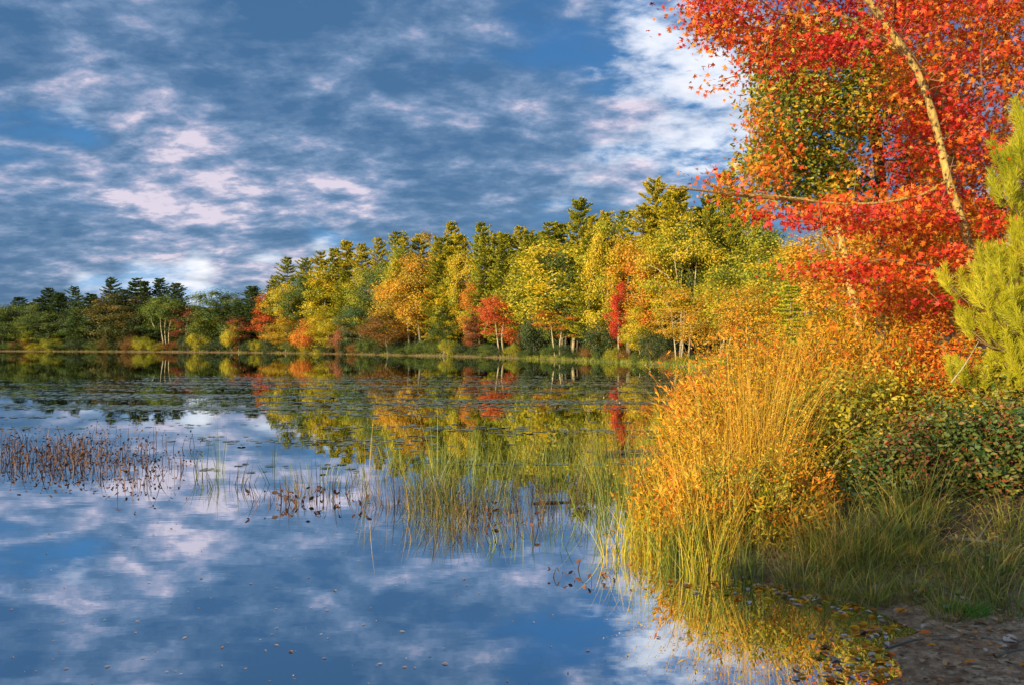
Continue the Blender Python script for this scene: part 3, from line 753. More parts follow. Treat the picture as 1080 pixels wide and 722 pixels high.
# ------------------------------------------------------------- shrubs on the bank
def shrub(name, label, px, py0, Y, w, h, mat, n=60, per=55, size=.04, T=T_LEAF, depth=None, bark=BARK_BROWN, spread=.10, lean=0, group=None, stems=7, X=None, up=.4):
    X = (px-540)/F*Y if X is None else X
    g = float(ground_z(X, Y)); root = empty(name, (X, Y, g-.02))
    depth = depth or w*.7
    u = nrm(rng.normal(size=(n, 3))); u[:, 2] = np.abs(u[:, 2])
    rr = rng.uniform(.35, 1, n)**.6
    a = u*rr[:, None]*np.array([w/2, depth/2, h*.92]); a[:, 2] += .08*h; a[:, 0] += lean*a[:, 2]
    a *= (1+.12*rng.normal(size=(n, 1)))
    a[:, 2] = np.maximum(a[:, 2], .05*h)
    lines = [spline([[0, 0, 0], [math.cos(s)*w*.08, math.sin(s)*depth*.08, h*.3], [math.cos(s)*w*.22+lean*h*.6, math.sin(s)*depth*.2, h*.7]], 6) for s in np.linspace(0, 5.4, stems)]
    pos, par, br, tips, r = grow(lines, a, seg=.12, rtip=.0018, exp=.35, pen=.3)
    tp = [tube_line(l, .008, .003, 5) for l in lines]+[br]
    tag(link('woody_stems', mesh_np('woody_stems', *join(tp), True), bark, root), kind='stuff')
    link('foliage', mesh_np('foliage', *leaves_on(pos[tips], per, spread, size, T, up, .9)), mat, root)
    tag(root, label, 'shrub', group); return root
G1 = 'golden shrubs on the near bank'
# (label, px, Y, width, height, mat ...)
shrub('shrub', 'tall amber willow-leaved shrub leftmost on the near bank', 796, 0, 11.5, 1.6, 2.0, M['near_gold'], 110, 60, .045, group=G1)
shrub('shrub', 'rusty gold shrub below the small bright fir', 835, 0, 12.3, 1.9, 2.1, M['near_gold'], 130, 60, .045, group=G1)
shrub('shrub', 'burnt orange shrub at the foot of the pale sapling', 905, 0, 11.6, 1.9, 2.0, M['near_gold'], 130, 60, .045, group=G1)
shrub('shrub', 'dense orange-brown shrub left of the young pine', 965, 0, 10.6, 1.7, 1.75, M['near_orange'], 120, 60, .05, group=G1)
shrub('shrub', 'golden shrub rising behind the tall golden grass', 800, 0, 9.8, 1.4, 1.55, M['near_gold'], 100, 60, .04, group=G1)
shrub('shrub', 'yellow-green shrub with broad leaves right of the golden grass', 878, 0, 8.6, 1.3, 1.25, M['near_yellowgreen'], 100, 42, .055, group=G1)
shrub('shrub', 'yellow-green shrub with a few red leaves under the orange shrubs', 930, 0, 9.2, 1.4, 1.35, M['near_yellowgreen'], 100, 45, .055, group=G1)
shrub('shrub', 'fine-leaved golden shrub hanging over the dark water edge', 828, 0, 7.5, .85, .95, M['near_gold'], 80, 55, .03, group=G1)
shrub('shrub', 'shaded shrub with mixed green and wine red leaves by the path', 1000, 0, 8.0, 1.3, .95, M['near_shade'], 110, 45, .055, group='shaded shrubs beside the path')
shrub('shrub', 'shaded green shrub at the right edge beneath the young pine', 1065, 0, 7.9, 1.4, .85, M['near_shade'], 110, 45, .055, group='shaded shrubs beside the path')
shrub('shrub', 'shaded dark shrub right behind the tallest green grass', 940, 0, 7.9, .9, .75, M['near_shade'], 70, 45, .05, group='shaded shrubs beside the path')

shrub('shrub', 'yellow-green leafy shrub in front of the lower maple trunk', 1052, 0, 8.9, 1.3, 1.5, M['near_yellowgreen'], 110, 48, .05, group=G1)
shrub('shrub', 'orange leafy shrub between the amber shrubs and the young pine', 1010, 0, 9.4, 1.0, 1.5, M['near_orange'], 90, 48, .045, group=G1)
def wands(label, px, Y, r, n, L, mat, per=26, size=.075, depth=None, lean=.35, X=None):
    """a thicket of upright wands set with narrow upward leaves"""
    X = (px-540)/F*Y if X is None else X
    g = max(float(ground_z(X, Y)), -.1); root = empty('shrub', (X, Y, g))
    rr = np.sqrt(rng.random(n))*r; a = rng.uniform(0, 6.28, n)
    B = np.stack([rr*np.cos(a), rr*np.sin(a)*((depth or r)/r), np.full(n, -.03)], 1)
    hh = 1-.35*(rr/r)**2
    Ls = L*hh*np.clip(rng.normal(.85, .22, n), .3, 1.3)
    v, f, t, c = blades(B, Ls, np.abs(rng.normal(size=n))*lean*(.3+.8*rr/r), a+rng.normal(size=n)*.8, rng.uniform(-.1, .55, n), .006, 5)
    tag(link('woody_stems', mesh_np('woody_stems', v, f, t), BARK_OCHRE, root), kind='stuff')
    k = np.repeat(np.arange(n), per); m = len(k); u = rng.uniform(.18, 1, m)**.8*5; i0 = np.minimum(u.astype(int), 4); fr = (u-i0)[:, None]
    p = c[k, i0]*(1-fr)+c[k, i0+1]*fr; p = p+rng.normal(size=p.shape)*.025
    d = nrm(c[k, i0+1]-c[k, i0]); ax = d*rng.uniform(.3, 1.3, m)[:, None]+rng.normal(size=(m, 3))*.6
    tb = rng.uniform(.05, .95, n)[k]
    q = leaves(p, size*rng.uniform(.5, 1.35, m), ax, rng.normal(size=(m, 3)), T_NARROW, np.clip(tb+rng.normal(size=m)*.2, 0, 1))
    link('foliage', mesh_np('foliage', *q), mat, root)
    tag(root, label, 'shrub', G1)
for lab, px, Y, r, n, L, mt, per, sz in [
 ('wispy golden thicket farthest out over the lily pads', 712, 9.6, .5, 170, .62, 'near_gold', 26, .075),
 ('rust tinged thicket beside the wispy golden one', 748, 10.4, .5, 200, .95, 'near_rust', 30, .075),
 ('tall golden thicket at the heart of the bank', 768, 9.2, .5, 240, 1.4, 'near_gold', 34, .075),
 ('low golden thicket hanging over the sedge', 712, 8.1, .32, 120, .55, 'near_gold', 30, .065),
 ('low golden thicket above the dark waterline', 748, 7.7, .34, 170, .72, 'near_gold', 32, .065),
 ('yellow-green thicket in front of the tall golden grass', 790, 7.6, .38, 200, .85, 'near_yellowgreen', 32, .06),
 ('rusty orange thicket where sun meets shade on the bank', 828, 7.6, .35, 170, .80, 'near_rust', 30, .06),
 ('golden thicket behind the bright upright stalks', 805, 9.8, .6, 240, 1.45, 'near_gold', 34, .075),
 ('tall orange brown thicket in the row behind', 790, 12.0, .8, 280, 1.85, 'near_rust', 34, .085),
 ('tall amber thicket left of the pale forked sapling', 850, 11.2, .8, 300, 1.9, 'near_gold', 36, .08),
 ('orange thicket at the foot of the pale forked sapling', 905, 10.6, .7, 260, 1.75, 'near_rust', 36, .08),
 ('golden thicket right of the pale forked sapling', 950, 11.2, .8, 280, 2.0, 'near_gold', 36, .08),
 ('amber thicket near the narrow end of the bank', 752, 14.5, .6, 200, 1.05, 'near_gold', 34, .09),
 ('small rusty thicket at the narrow end of the bank', 747, 22, .8, 200, 1.0, 'near_rust', 34, .12)]:
    wands(lab, px, Y, r, n, L, M[mt], per, sz*1.05)
# ------------------------------------------------------------- grasses on the bank
def tuft(name, label, X, Y, rad_, n, L, mat, cat='grass', group=None, lean=.35, curve=.7, w=.006, z=None, seg=5, depth=None, sd=.3, mats=None, seeds=0):
    g = float(ground_z(X, Y)) if z is None else z
    g = max(g, -.12)
    root = bpy.data.objects.new(name, None)
    r = np.sqrt(rng.random(n))*rad_; a = rng.uniform(0, 6.28, n)
    B = np.stack([r*np.cos(a), r*np.sin(a)*((depth or rad_)/rad_), np.zeros(n)], 1)
    if z is None:
        B[:, 2] = np.maximum(ground_z(B[:, 0]+X, B[:, 1]+Y), -.12)-g-.01
    az = a+rng.normal(size=n)*1.0
    Ls = L*np.clip(rng.normal(.8, sd, n), .25, 1.35)
    v, f, t, c = blades(B, Ls, np.abs(rng.normal(size=n))*lean*.6*(.4+r/rad_), az, rng.uniform(.1, 1.3, n)*curve*np.where(rng.random(n) < .16, 3., 1.)*(rng.random(n) < .93), w*rng.uniform(.6, 1.4, n), seg)
    parts = [(v, f, t)]
    if seeds:
        k = rng.choice(n, int(n*seeds), replace=False)
        m = 9; idx = np.repeat(k, m)
        tt = rng.uniform(.72, 1., len(idx)); e = c[idx, -2]*(1-tt)[:, None]*3.5+c[idx, -1]*(1-(1-tt)*3.5)[:, None]
        q = rand_leaves(e+rng.normal(size=e.shape)*.012, .017, T_QUAD, .2, rng, rng.uniform(.2, 1, len(idx)), .4)
        parts.append(q)
    o = link(name, mesh_np(name, *join(parts)), mat)
    o.location = (X, Y, g)
    tag(o, label, cat, group); return o
GG = 'golden grass clumps on the near bank'
gold = [ # px, Y, radius, blades, length, label
 (752, 8.4, .28, 300, 1.15, 'tall glowing golden grass at the centre of the near bank'),
 (798, 8.5, .26, 620, 1.6, 'tall golden grass with bright vertical stalks beside the yellow-green shrub'),
 (716, 8.6, .3, 220, .8, 'golden grass leaning left over the lily pads'),
 (815, 7.9, .3, 300, .95, 'golden grass in front of the fine-leaved shrub'),
 (742, 10.2, .4, 300, 1.0, 'golden grass farther along the bank, behind the leaning clump'),
 (752, 7.35, .32, 260, .85, 'short golden grass above the dark waterline'),
 (758, 13.5, .5, 600, .9, 'golden grass near the far end of the visible bank'),
 (744, 20, .6, 500, .8, 'distant golden grass where the bank narrows to a point'),
 (790, 10.5, .6, 500, 1.7, 'feathery golden grass between the amber shrubs'),
 (848, 9.6, .5, 450, 1.4, 'feathery golden grass behind the yellow-green shrub'),
]
for px, Y, r, n, L, lab in gold:
    tuft('grass_clump', lab, (px-540)/F*Y, Y, r, n, L, M['grass_gold'], group=GG, lean=.34, curve=.6, w=.0055, seeds=.4, sd=.4)
GE = 'yellow-green sedge in the shallows'
for px, Y, r, n, L, lab in [
 (652, 7.5, .18, 150, .5, 'leftmost yellow-green sedge standing in the shallows'),
 (678, 8.3, .22, 150, .55, 'second sedge clump from the left, thinner and behind'),
 (688, 7.4, .2, 220, .52, 'bright sedge clump in the shallows below the leaning golden grass'),
 (716, 7.15, .18, 260, .5, 'dark-based green sedge clump at the foot of the golden grass'),
 (655, 9.2, .25, 160, .8, 'sparse sedge farther out in the water'),
 (660, 10.6, .5, 420, .95, 'sedge clump behind, near the floating log'),
 (745, 6.85, .2, 260, .5, 'small sedge clump above the dark waterline'),
 (780, 6.75, .22, 260, .42, 'low sedge fringe in front of the short golden grass')]:
    tuft('sedge_clump', lab, (px-540)/F*Y, Y, r, int(n*.62), L, M['grass_yellowgreen' if px in (652, 678, 745, 688) else 'reed_green'], 'sedge', GE, .3, .5, .0065, sd=.45)
GT = 'green grass tufts at the water edge'
for px, Y, r, n, L, lab in [
 (868, 6.9, .24, 480, .56, 'green grass tuft left of the tallest one, partly sunlit'),
 (905, 6.75, .28, 620, .64, 'tallest green grass tuft arching over the fallen leaves'),
 (950, 6.9, .28, 480, .52, 'wide green grass tuft spreading right from the tallest one'),
 (918, 6.1, .14, 260, .32, 'small bright grass tuft at the very edge of the water'),
 (880, 6.25, .14, 200, .26, 'small grass tuft among dark twigs at the waterline'),
 (985, 6.5, .22, 220, .34, 'low thin grass tuft on the slope above the path'),
 (845, 6.5, .2, 300, .40, 'dark green grass tuft under the fine-leaved shrub'),
 (1050, 6.3, .25, 300, .30, 'short dry grass tuft beside the pale dead stick'),
 (965, 7.4, .3, 340, .58, 'grass tuft in the shade before the wine red shrub'),
 (1075, 6.9, .3, 300, .34, 'short grass tuft at the right edge of the slope'),
 (1000, 5.75, .16, 260, .22, 'low dry grass tuft behind the bright seedlings'),
 (1062, 5.75, .22, 320, .26, 'low grass tuft at the right edge above the dirt'),
 (1030, 6.1, .22, 320, .30, 'thin grass tuft below the grey dead branch'),
 (960, 6.15, .18, 260, .28, 'low grass tuft right of the bright one at the water')]:
    tuft('grass_tuft', lab, (px-540)/F*Y, Y, r, n, L, M['grass_green'], 'grass', GT, .85, 1.5, .0055, sd=.42)
for px, py, lab in [(1008, 646, 'bright green moss-like seedling patch left of its pair'), (1030, 652, 'bright green seedling patch right of its pair')]:
    Y = CAMZ*F/(py-HY)*.985
    tuft('seedling_patch', lab, (px-540)/F*Y, Y, .07, 160, .09, M['bright_green'], 'seedlings', 'bright green seedlings by the path', .8, .6, .007, seg=2)

# low ground cover on the slope
n = 6500
gxy = np.stack([rng.uniform(1.4, 7.5, n), rng.uniform(4.9, 11.5, n)], 1)
s = shore_sd(gxy[:, 0], gxy[:, 1]); den = np.clip((s-.15)/.8, 0, 1)*np.clip((gxy[:, 1]-5.35+.25*np.sin(gxy[:, 0]*3))*2.2, .03, 1.)
gxy = gxy[(rng.random(n) < den)]
gz_ = ground_z(gxy[:, 0], gxy[:, 1]); m = len(gxy)
b_ = blades(np.column_stack([gxy, gz_-.01]), rng.uniform(.08, .34, m), rng.uniform(0, .8, m), rng.uniform(0, 6.28, m), 1., .006, 4)
q_ = rand_leaves(np.column_stack([gxy+rng.normal(size=gxy.shape)*.1, gz_+rng.uniform(.03, .2, m)]), .04, T_LEAF, 1.2)
tag(link('ground_cover', mesh_np('ground_cover', *join([b_[:3], q_])), M['grass_green']), 'thin grass and small leaves covering the bank slope', 'ground cover', kind='stuff')

# ------------------------------------------------------------- fallen leaves
def leaf_carpet():
    n = 19000
    xy = np.stack([rng.uniform(1.5, 7., n), rng.uniform(3.6, 9, n)], 1)
    s = shore_sd(xy[:, 0], xy[:, 1])
    keep = rng.random(n) < np.clip(1.0-np.abs(s-.55)/1.6, .10, 1)*np.where(s < 0, 0, 1)
    xy = xy[keep]; z = ground_z(xy[:, 0], xy[:, 1])+.012; m = len(xy)
    nn = rng.normal(size=(m, 3))*.35; nn[:, 2] = 1; ax = rng.normal(size=(m, 3)); ax[:, 2] *= .15
    q = leaves(np.column_stack([xy, z]), np.clip(.012+rng.exponential(.017, m), 0, .08), ax, nn, T_LEAF)
    tag(link('leaf_litter', mesh_np('leaf_litter', *q), M['litter']), 'brown crumbled leaf litter strewn over the dirt', 'leaf litter', kind='stuff')
leaf_carpet()
def single_leaf(T, fold):
    v = T[0].copy(); v[:, 2] += fold*np.abs(v[:, 0])*1.2+.1*fold*np.sin(v[:, 1]*5)
    return v, T[1]
LEAFMESH = []
for k in range(6):
    T = [T_MAPLE, T_LEAF, T_LEAF][k % 3]; v, f = single_leaf(T, [.15, .3, .1, .35, .2, .05][k])
    LEAFMESH.append(mesh_np('fallen_leaf', v-np.array([0, .4, 0]), f, np.full(len(v), [.2, .5, .9, .7, .4, .6][k])))
def fallen(n, gen, mats, label, group, size, tilt=.12):
    for i in range(n):
        x, y, z = gen(); me = LEAFMESH[rng.integers(0, 6)]
        mt = mats[rng.integers(0, len(mats))]
        o = link('fallen_leaf', me, M['litter'], None, True); o.material_slots[0].material = M[mt]
        o.location = (x, y, z); s = rng.uniform(*size); o.scale = (s, s, s)
        o.rotation_euler = (rng.normal()*tilt, rng.normal()*tilt, rng.uniform(0, 6.28))
        tag(o, label, 'leaf', group)
def on_bank():
    while True:
        x, y = rng.uniform(2.2, 4.9), rng.uniform(4.6, 7.2)
        if .05 < shore_sd(x, y) < 1.8: return x, y, float(ground_z(x, y))+.03
def afloat():
    while True:
        x, y = rng.uniform(1.2, 2.9), rng.uniform(4.7, 6.7)
        s = shore_sd(x, y)
        if -.55 < s < -.02 and rng.random() < math.exp(s*4): return x, y, .006
fallen(110, on_bank, ['litter', 'litter', 'leaf_orange'], 'fallen tan or rust brown leaf lying on the bank', 'rust brown leaves on the bank', (.05, .10))
fallen(60, on_bank, ['pale_litter'], 'pale pinkish fallen leaf lying on the dark dirt', 'pale fallen leaves on the dirt', (.04, .085))
fallen(190, afloat, ['near_gold', 'litter', 'pale_litter', 'leaf_orange', 'near_gold'], 'amber fallen leaf floating in the shallows below the grass tufts', 'amber leaves floating at the water edge', (.035, .09), .02)
fallen(34, afloat, ['pale_litter'], 'whitish fallen leaf floating in the shallows at the bank', 'whitish leaves floating at the water edge', (.03, .07), .02)

# dead sticks
def stick(name, label, pts, r0, r1, bark, twigs=()):
    root = empty(name, tuple(pts[0])); b = np.array(pts[0])
    link('stem', mesh_np('stem', *tube_line(spline(np.array(pts)-b, 14), r0, r1, 7), True), bark, root)
    for t in twigs: link('twig', mesh_np('twig', *tube_line(spline(np.array(t)-b, 6), r1*1.2, .002, 5), True), bark, root)
    tag(root, label, 'dead branch')
def G(px, Y, dz=0): 
    x = (px-540)/F*Y; return np.array([x, Y, float(ground_z(x, Y))+dz])
stick('dead_branch', 'grey dead branch lying on the slope among the shaded leaves', [G(1000, 6.9, .05), G(1022, 6.8, .07), G(1045, 6.7, .05), G(1062, 6.5, .03)], .022, .010, BARK_GREY, [[G(1030, 6.76, .06), G(1042, 6.85, .14), G(1050, 6.9, .2)]])
stick('bare_stick', 'thin pale bare stick slanting up below the young pine', [P(1003, 403, 8.3), P(1017, 385, 8.2), P(1032, 360, 8.15)], .007, .004, BARK_PALE)
for lab, a_, b_, c_ in [('short dry twig on the dirt among pale leaves', (3.0, 4.95), (3.2, 5.05), (3.38, 5.02)), ('forked dry twig half in the shallow water', (2.45, 5.2), (2.7, 5.3), (2.92, 5.27)), ('thin dark root crossing the dirt at the right edge', (3.05, 5.35), (3.3, 5.22), (3.7, 5.3))]:
    stick('dry_twig', lab, [np.array([q[0], q[1], max(float(ground_z(*q)), 0)+.012]) for q in (a_, b_, c_)], .009, .004, BARK_GREY)
stick('floating_log', 'dark waterlogged branch floating left of the golden grass', [(2.3*0+ (640-540)/F*14.2, 14.2, .01), ((665-540)/F*14.4, 14.4, .04), ((700-540)/F*14.5, 14.5, .03)], .05, .02, BARK_DARK, [[((660-540)/F*14.35, 14.35, .03), ((668-540)/F*14.4, 14.4, .22)]])
stick('drift_branch', 'dark drift branch lying in the water among the reeds', [((560-540)/F*9.9, 9.9, .0), ((582-540)/F*9.95, 9.95, .012), ((610-540)/F*10, 10., .004)], .02, .008, BARK_DARK)

# ------------------------------------------------------------- emergent plants
GR = 'reed clumps standing in the pond'
def reeds(name, label, px, py, n, L, spread, mat, w=.007, lean=.10, curve=.25, cat='reeds', group=GR):
    Y = CAMZ*F/(py-HY)
    if n < 62:
        wide = n >= 12
        root = empty(name, ((px-540)/F*Y, Y, 0)); tag(root, label, cat, group)
        for i in range(n):
            a = rng.uniform(0, 6.28); r_ = spread*math.sqrt(rng.random())
            v, f, t, c = blades(np.array([[r_*math.cos(a), r_*math.sin(a), -.05]]), np.array([L*(rng.uniform(.3, 1.15) if wide else rng.uniform(.5, 1.15))]), np.abs(rng.normal(size=1))*(.26 if wide else .12), np.array([a]), rng.uniform(0, .35, 1)*(4 if rng.random() < .15 else 1), .009, 7)
            link('blade', mesh_np('blade', v, f, t), mat, root)
        return root
    return tuft(name, label, (px-540)/F*Y, Y, spread, n, L, mat, cat, group, lean if n < 12 else .32, curve if n < 12 else .5, w if n < 12 else .0066, z=-.05, seg=5, sd=.25 if n < 12 else .5, depth=spread*.7)
RE = [
 (212, 500, 9, .95, .10, 'reed_green', 'tall thin green reeds leftmost in the pond'),
 (232, 497, 9, .85, .12, 'reed_green', 'thin reeds just right of the leftmost tall ones'),
 (240, 512, 22, .50, .35, 'reed_tan', 'sparse tan reeds beside the leftmost green reeds'),
 (286, 490, 7, .55, .20, 'reed_green', 'few short reeds between the leftmost reeds and the tallest bunch'),
 (300, 525, 26, .45, .40, 'reed_brown', 'brown sparse reeds left of the tallest bunch'),
 (345, 520, 34, .55, .45, 'reed_brown', 'brown tangled reeds around the dark curled leaves'),
 (388, 521, 10, 1.1, .05, 'grass_yellowgreen', 'tallest tight bunch of yellow-green reeds in the pond'),
 (398, 505, 26, .55, .40, 'reed_tan', 'tan reeds just behind the tallest bunch'),
 (420, 530, 90, .55, .45, 'reed_brown', 'brown reed bed right of the tallest bunch'),
 (455, 522, 130, .80, .35, 'reed_green', 'green upright reeds at the centre of the pond'),
 (462, 505, 8, 1.15, .12, 'grass_yellowgreen', 'tall bright reeds sprouting behind the green centre reeds'),
 (478, 540, 170, .60, .50, 'reed_tan', 'dense tan reed bed in front of the centre reeds'),
 (505, 520, 170, .70, .50, 'reed_green', 'green reed bed right of the centre reeds'),
 (530, 545, 130, .45, .50, 'reed_brown', 'low yellow-green reed bed with dark gaps'),
 (556, 510, 190, .65, .60, 'reed_green', 'green reed bed behind the drift branch'),
 (588, 530, 150, .60, .50, 'reed_brown', 'brownish reeds around the drift branch'),
 (610, 505, 150, .70, .60, 'reed_green', 'yellow-green reed bed beside the golden bank grass'),
 (626, 545, 30, .55, .30, 'reed_green', 'reeds directly left of the leftmost sedge'),
 (480, 492, 110, .70, .60, 'reed_green', 'farther reeds seen through the centre reeds'),
 (540, 482, 110, .60, .90, 'reed_green', 'farther reeds in the golden reflections'),
 (600, 478, 140, .65, .90, 'reed_tan', 'farther tan reeds in the orange reflections'),
 (640, 470, 60, .6, .90, 'reed_green', 'farthest reeds beside the floating log'),
 (470, 562, 30, .30, .45, 'reed_brown', 'short brown reeds nearest the camera in open water'),
 (555, 572, 34, .34, .45, 'reed_green', 'short green reeds in front of the drift branch'),
 (330, 505, 26, .5, .6, 'reed_green', 'thin green reeds behind the dark curled leaves'),
 (425, 490, 22, .60, .50, 'reed_green', 'thin farther reeds behind the brown reed bed'),
]
for px, py, n, L, sp, mt, lab in RE:
    reeds('reed_clump', lab, px, py, int(n*((1.15 if px > 495 else 1.7) if n > 20 else 1)), L*(.85 if n > 20 else 1), sp*(1.12 if n > 20 else 1), M[mt])
# arching blades
for px, py, az, lab, L in [(500, 470, 0.1, 'single arched reed blade over the coral reflection', 1.35), (166+50, 500, 0.3, 'reed blade bowed into a hoop among the leftmost reeds', 1.0), (575, 482, 2.9, 'long reed blade bowed to the left near the bank', 1.3)]:
    Y = CAMZ*F/(py-HY)
    v, f, t, c = blades(np.array([[0, 0, -.03]]), np.array([L]), np.array([.05]), np.array([az]), np.array([1.7]), .010, 12, faceaz=np.array([1.57]))
    o = link('bowed_reed', mesh_np('bowed_reed', v, f, t), M['reed_green']); o.location = ((px-540)/F*Y, Y, 0); tag(o, lab, 'reed', 'single reed blades bowed over the water')

# withered pickerelweed on the left: stalks with hanging dead leaves
def weed(px, py, n, rx, ry, L, label, lf=.11, group='withered water weeds'):
    Y = CAMZ*F/(py-HY); X = (px-540)/F*Y
    B = np.stack([rng.normal(size=n)*rx, rng.normal(size=n)*ry, np.full(n, -.04)], 1)
    Ls = L*rng.uniform(.45, 1.15, n); az = rng.uniform(0, 6.28, n)
    v, f, t, c = blades(B, Ls, np.abs(rng.normal(size=n))*.22, az, rng.uniform(0, .5, n), .011, 4)
    root = empty('withered_weed', (X, Y, 0))
    tag(link('stalks', mesh_np('stalks', v, f, t), M['dead_brown'], root), kind='stuff')
    k = np.repeat(np.arange(n), 2); tip = c[k, -1]
    ax = np.stack([np.cos(az[k]+rng.normal(size=len(k))), np.sin(az[k]+rng.normal(size=len(k))), rng.uniform(-1.6, .9, len(k))], 1)
    q = leaves(tip, lf*rng.uniform(.4, 1.1, len(k)), ax, rng.normal(size=(len(k), 3)), T_LEAF)
    tag(link('withered_leaves', mesh_np('withered_leaves', *q), M['dead_brown'], root), kind='stuff')
    tag(root, label, 'weed', group)
WE = [(18, 474, 42, .7, .5, 'withered brown weeds at the left edge of the pond'),
 (50, 478, 46, .7, .5, 'withered weeds second from the left edge'),
 (85, 480, 46, .6, .5, 'withered weeds in the middle of the left-hand patch'),
 (118, 477, 34, .6, .5, 'withered weeds at the right part of the left-hand patch'),
 (30, 492, 34, .5, .3, 'withered weeds in front of the left-edge ones'),
 (75, 495, 36, .5, .3, 'nearest withered weeds of the left-hand patch'),
 (125, 496, 18, .4, .3, 'few withered weeds at the front right of the patch'),
 (160, 497, 22, .32, .3, 'small dark withered weed clump right of the patch'),
 (60, 462, 26, .9, .6, 'thin withered weeds behind the left-hand patch'),
 (150, 512, 8, .2, .2, 'lone short withered stalks below the small dark clump')]
for px, py, n, rx, ry, lab in WE: weed(px, py, int(n*2.2), rx*1.15, ry*1.2, .33, lab, .06)
for px, py, n, lab in [(285, 532, 7, 'dark curled leaves on stalks left of the brown reeds'), (318, 530, 8, 'dark curled leaves in the middle of the brown reeds'), (343, 528, 8, 'dark curled leaves next to the tallest reed bunch'),
                       (375, 536, 6, 'dark curled leaves at the front of the brown reeds'), (508, 548, 5, 'dark curled leaves in the tan reed bed'), (545, 560, 6, 'dark curled leaves right of the tan reed bed'), (640, 612, 7, 'dark drooping leaves beside the leftmost sedge'), (588, 606, 5, 'dark arrow-shaped leaves alone in open water')]:
    weed(px, py, n, .12, .12, 
                       .22 if py < 600 else .14, lab, .085 if py < 600 else .06, 'dark curled leaves among the reeds')

# ------------------------------------------------------------- lily pads and surface debris
def pads():
    pts = []
    def field(n, x0, x1, y0, y1, thr, ph):
        px = rng.uniform(x0, x1, n); py = rng.uniform(y0, y1, n); Y = CAMZ*F/(py-HY); X = (px-540)/F*Y
        d = np.sin(X*.22+ph+.5*np.sin(Y*.5))*np.cos(Y*1.1+ph*2)+.6*np.sin(X*.5+Y*2.3+ph)+.6*np.sin(X*1.3-Y*3.7)*np.sin(X*.31+ph)
        k = d+rng.normal(size=n)*.55 > thr+.25; pts.append(np.stack([X[k], Y[k]], 1))
    field(26000, -20, 720, 400, 432, .1, 1.)
    field(12000, 150, 720, 396, 408, .1, 2.)
    field(2500, 0, 560, 428, 452, .45, 3.)
    field(2200, 440, 700, 430, 490, .9, 4.)
    field(800, 180, 460, 440, 500, .5, 5.)
    xy = np.concatenate(pts); s = shore_sd(xy[:, 0], xy[:, 1]); xy = xy[s < -.3]; n = len(xy)
    k = 9; a = np.linspace(.25, 2*np.pi-.25, k)
    tv = np.concatenate([[[0, 0, 0]], np.stack([np.cos(a), np.sin(a), 0*a], 1)])
    tf = np.array([[0, i+1, i+2, i+3 if i+3 <= k else i+2] for i in range(0, k-1, 2)]); 
    S = rng.uniform(.04, .11, n)
    az = rng.uniform(0, 6.28, n); ax = np.stack([np.cos(az), np.sin(az), 0*az], 1); nn = rng.normal(size=(n, 3))*.05; nn[:, 2] = 1
    v, f, t = leaves(np.column_stack([xy, rng.uniform(.004, .012, n)]), S, ax, nn, (tv, tf))
    tag(link('lily_pads', mesh_np('lily_pads', v, f, t), PAD), 'scattered lily pads floating in bands across the pond', 'lily pads', kind='stuff')
pads()
n = 260
px = rng.uniform(10, 760, n); py = 500+rng.random(n)**1.0*222; Y = CAMZ*F/(py-HY)
xy = np.stack([(px-540)/F*Y, Y], 1); xy = xy[shore_sd(xy[:, 0], xy[:, 1]) < -.1]; n = len(xy)
nn = rng.normal(size=(n, 3))*.04; nn[:, 2] = 1; ax = rng.normal(size=(n, 3)); ax[:, 2] = 0
q = leaves(np.column_stack([xy, np.full(n, .005)]), rng.uniform(.01, .03, n)*rng.choice([1, 1, 1.7], n), ax, nn, T_LEAF)
tag(link('surface_debris', mesh_np('surface_debris', *q), M['pale_litter']), 'tiny leaf flecks floating on the open water', 'debris', kind='stuff')

# ------------------------------------------------------------- thicket behind the viewer (shades the foot of the bank)
for i, (x, y, h, w) in enumerate([(-5.0, -1.9, 3.9, 1.5), (-4.0, -2.9, 4.1, 1.8), (-2.7, -3.8, 4.0, 1.8), (-1.4, -4.8, 4.1, 1.9), (0, -5.9, 4.2, 2.0), (1.5, -7, 4.2, 2.0)]):
    o = place_tree('bush', i, 0, y, 0, 100, M['leaf_green'], GB, 'shrub', 'shrub', 'tall green shrub behind the viewer at the pond edge, %s from the water' % ORD[i], 'shrubs behind the viewer', X=x)
    o.scale = (w/3.1, w/3.1, (h*.92-float(ground_z(x, y)))/4.)

# ------------------------------------------------------------- sky and light
EL = math.radians(12); AZ = math.atan2(-.70, -.71)         # compass angle from +Y towards +X
w = bpy.data.worlds.new('World'); scene.world = w; w.use_nodes = True
nt = w.node_tree; nt.nodes.clear(); N = nt.nodes; L = nt.links
bg = N.new('ShaderNodeBackground'); bg.inputs[1].default_value = .1
out = N.new('ShaderNodeOutputWorld'); L.new(bg.outputs[0], out.inputs[0])
sky = N.new('ShaderNodeTexSky'); sky.sky_type = 'NISHITA'; sky.sun_disc = False; sky.sun_elevation = EL; sky.sun_rotation = AZ % (2*math.pi)
tc = N.new('ShaderNodeTexCoord'); sp = N.new('ShaderNodeSeparateXYZ'); L.new(tc.outputs['Generated'], sp.inputs[0])
def mth(op, a, b=None, c=None, clamp=False):
    m_ = N.new('ShaderNodeMath'); m_.operation = op; m_.use_clamp = clamp
    for i, q in enumerate((a, b, c)):
        if q is None: continue
        if isinstance(q, (int, float)): m_.inputs[i].default_value = q
        else: L.new(q, m_.inputs[i])
    return m_.outputs[0]
zz = mth('ADD', mth('MAXIMUM', sp.outputs['Z'], 0), .28)
cx = mth('DIVIDE', sp.outputs['X'], zz); cy = mth('DIVIDE', sp.outputs['Y'], zz)
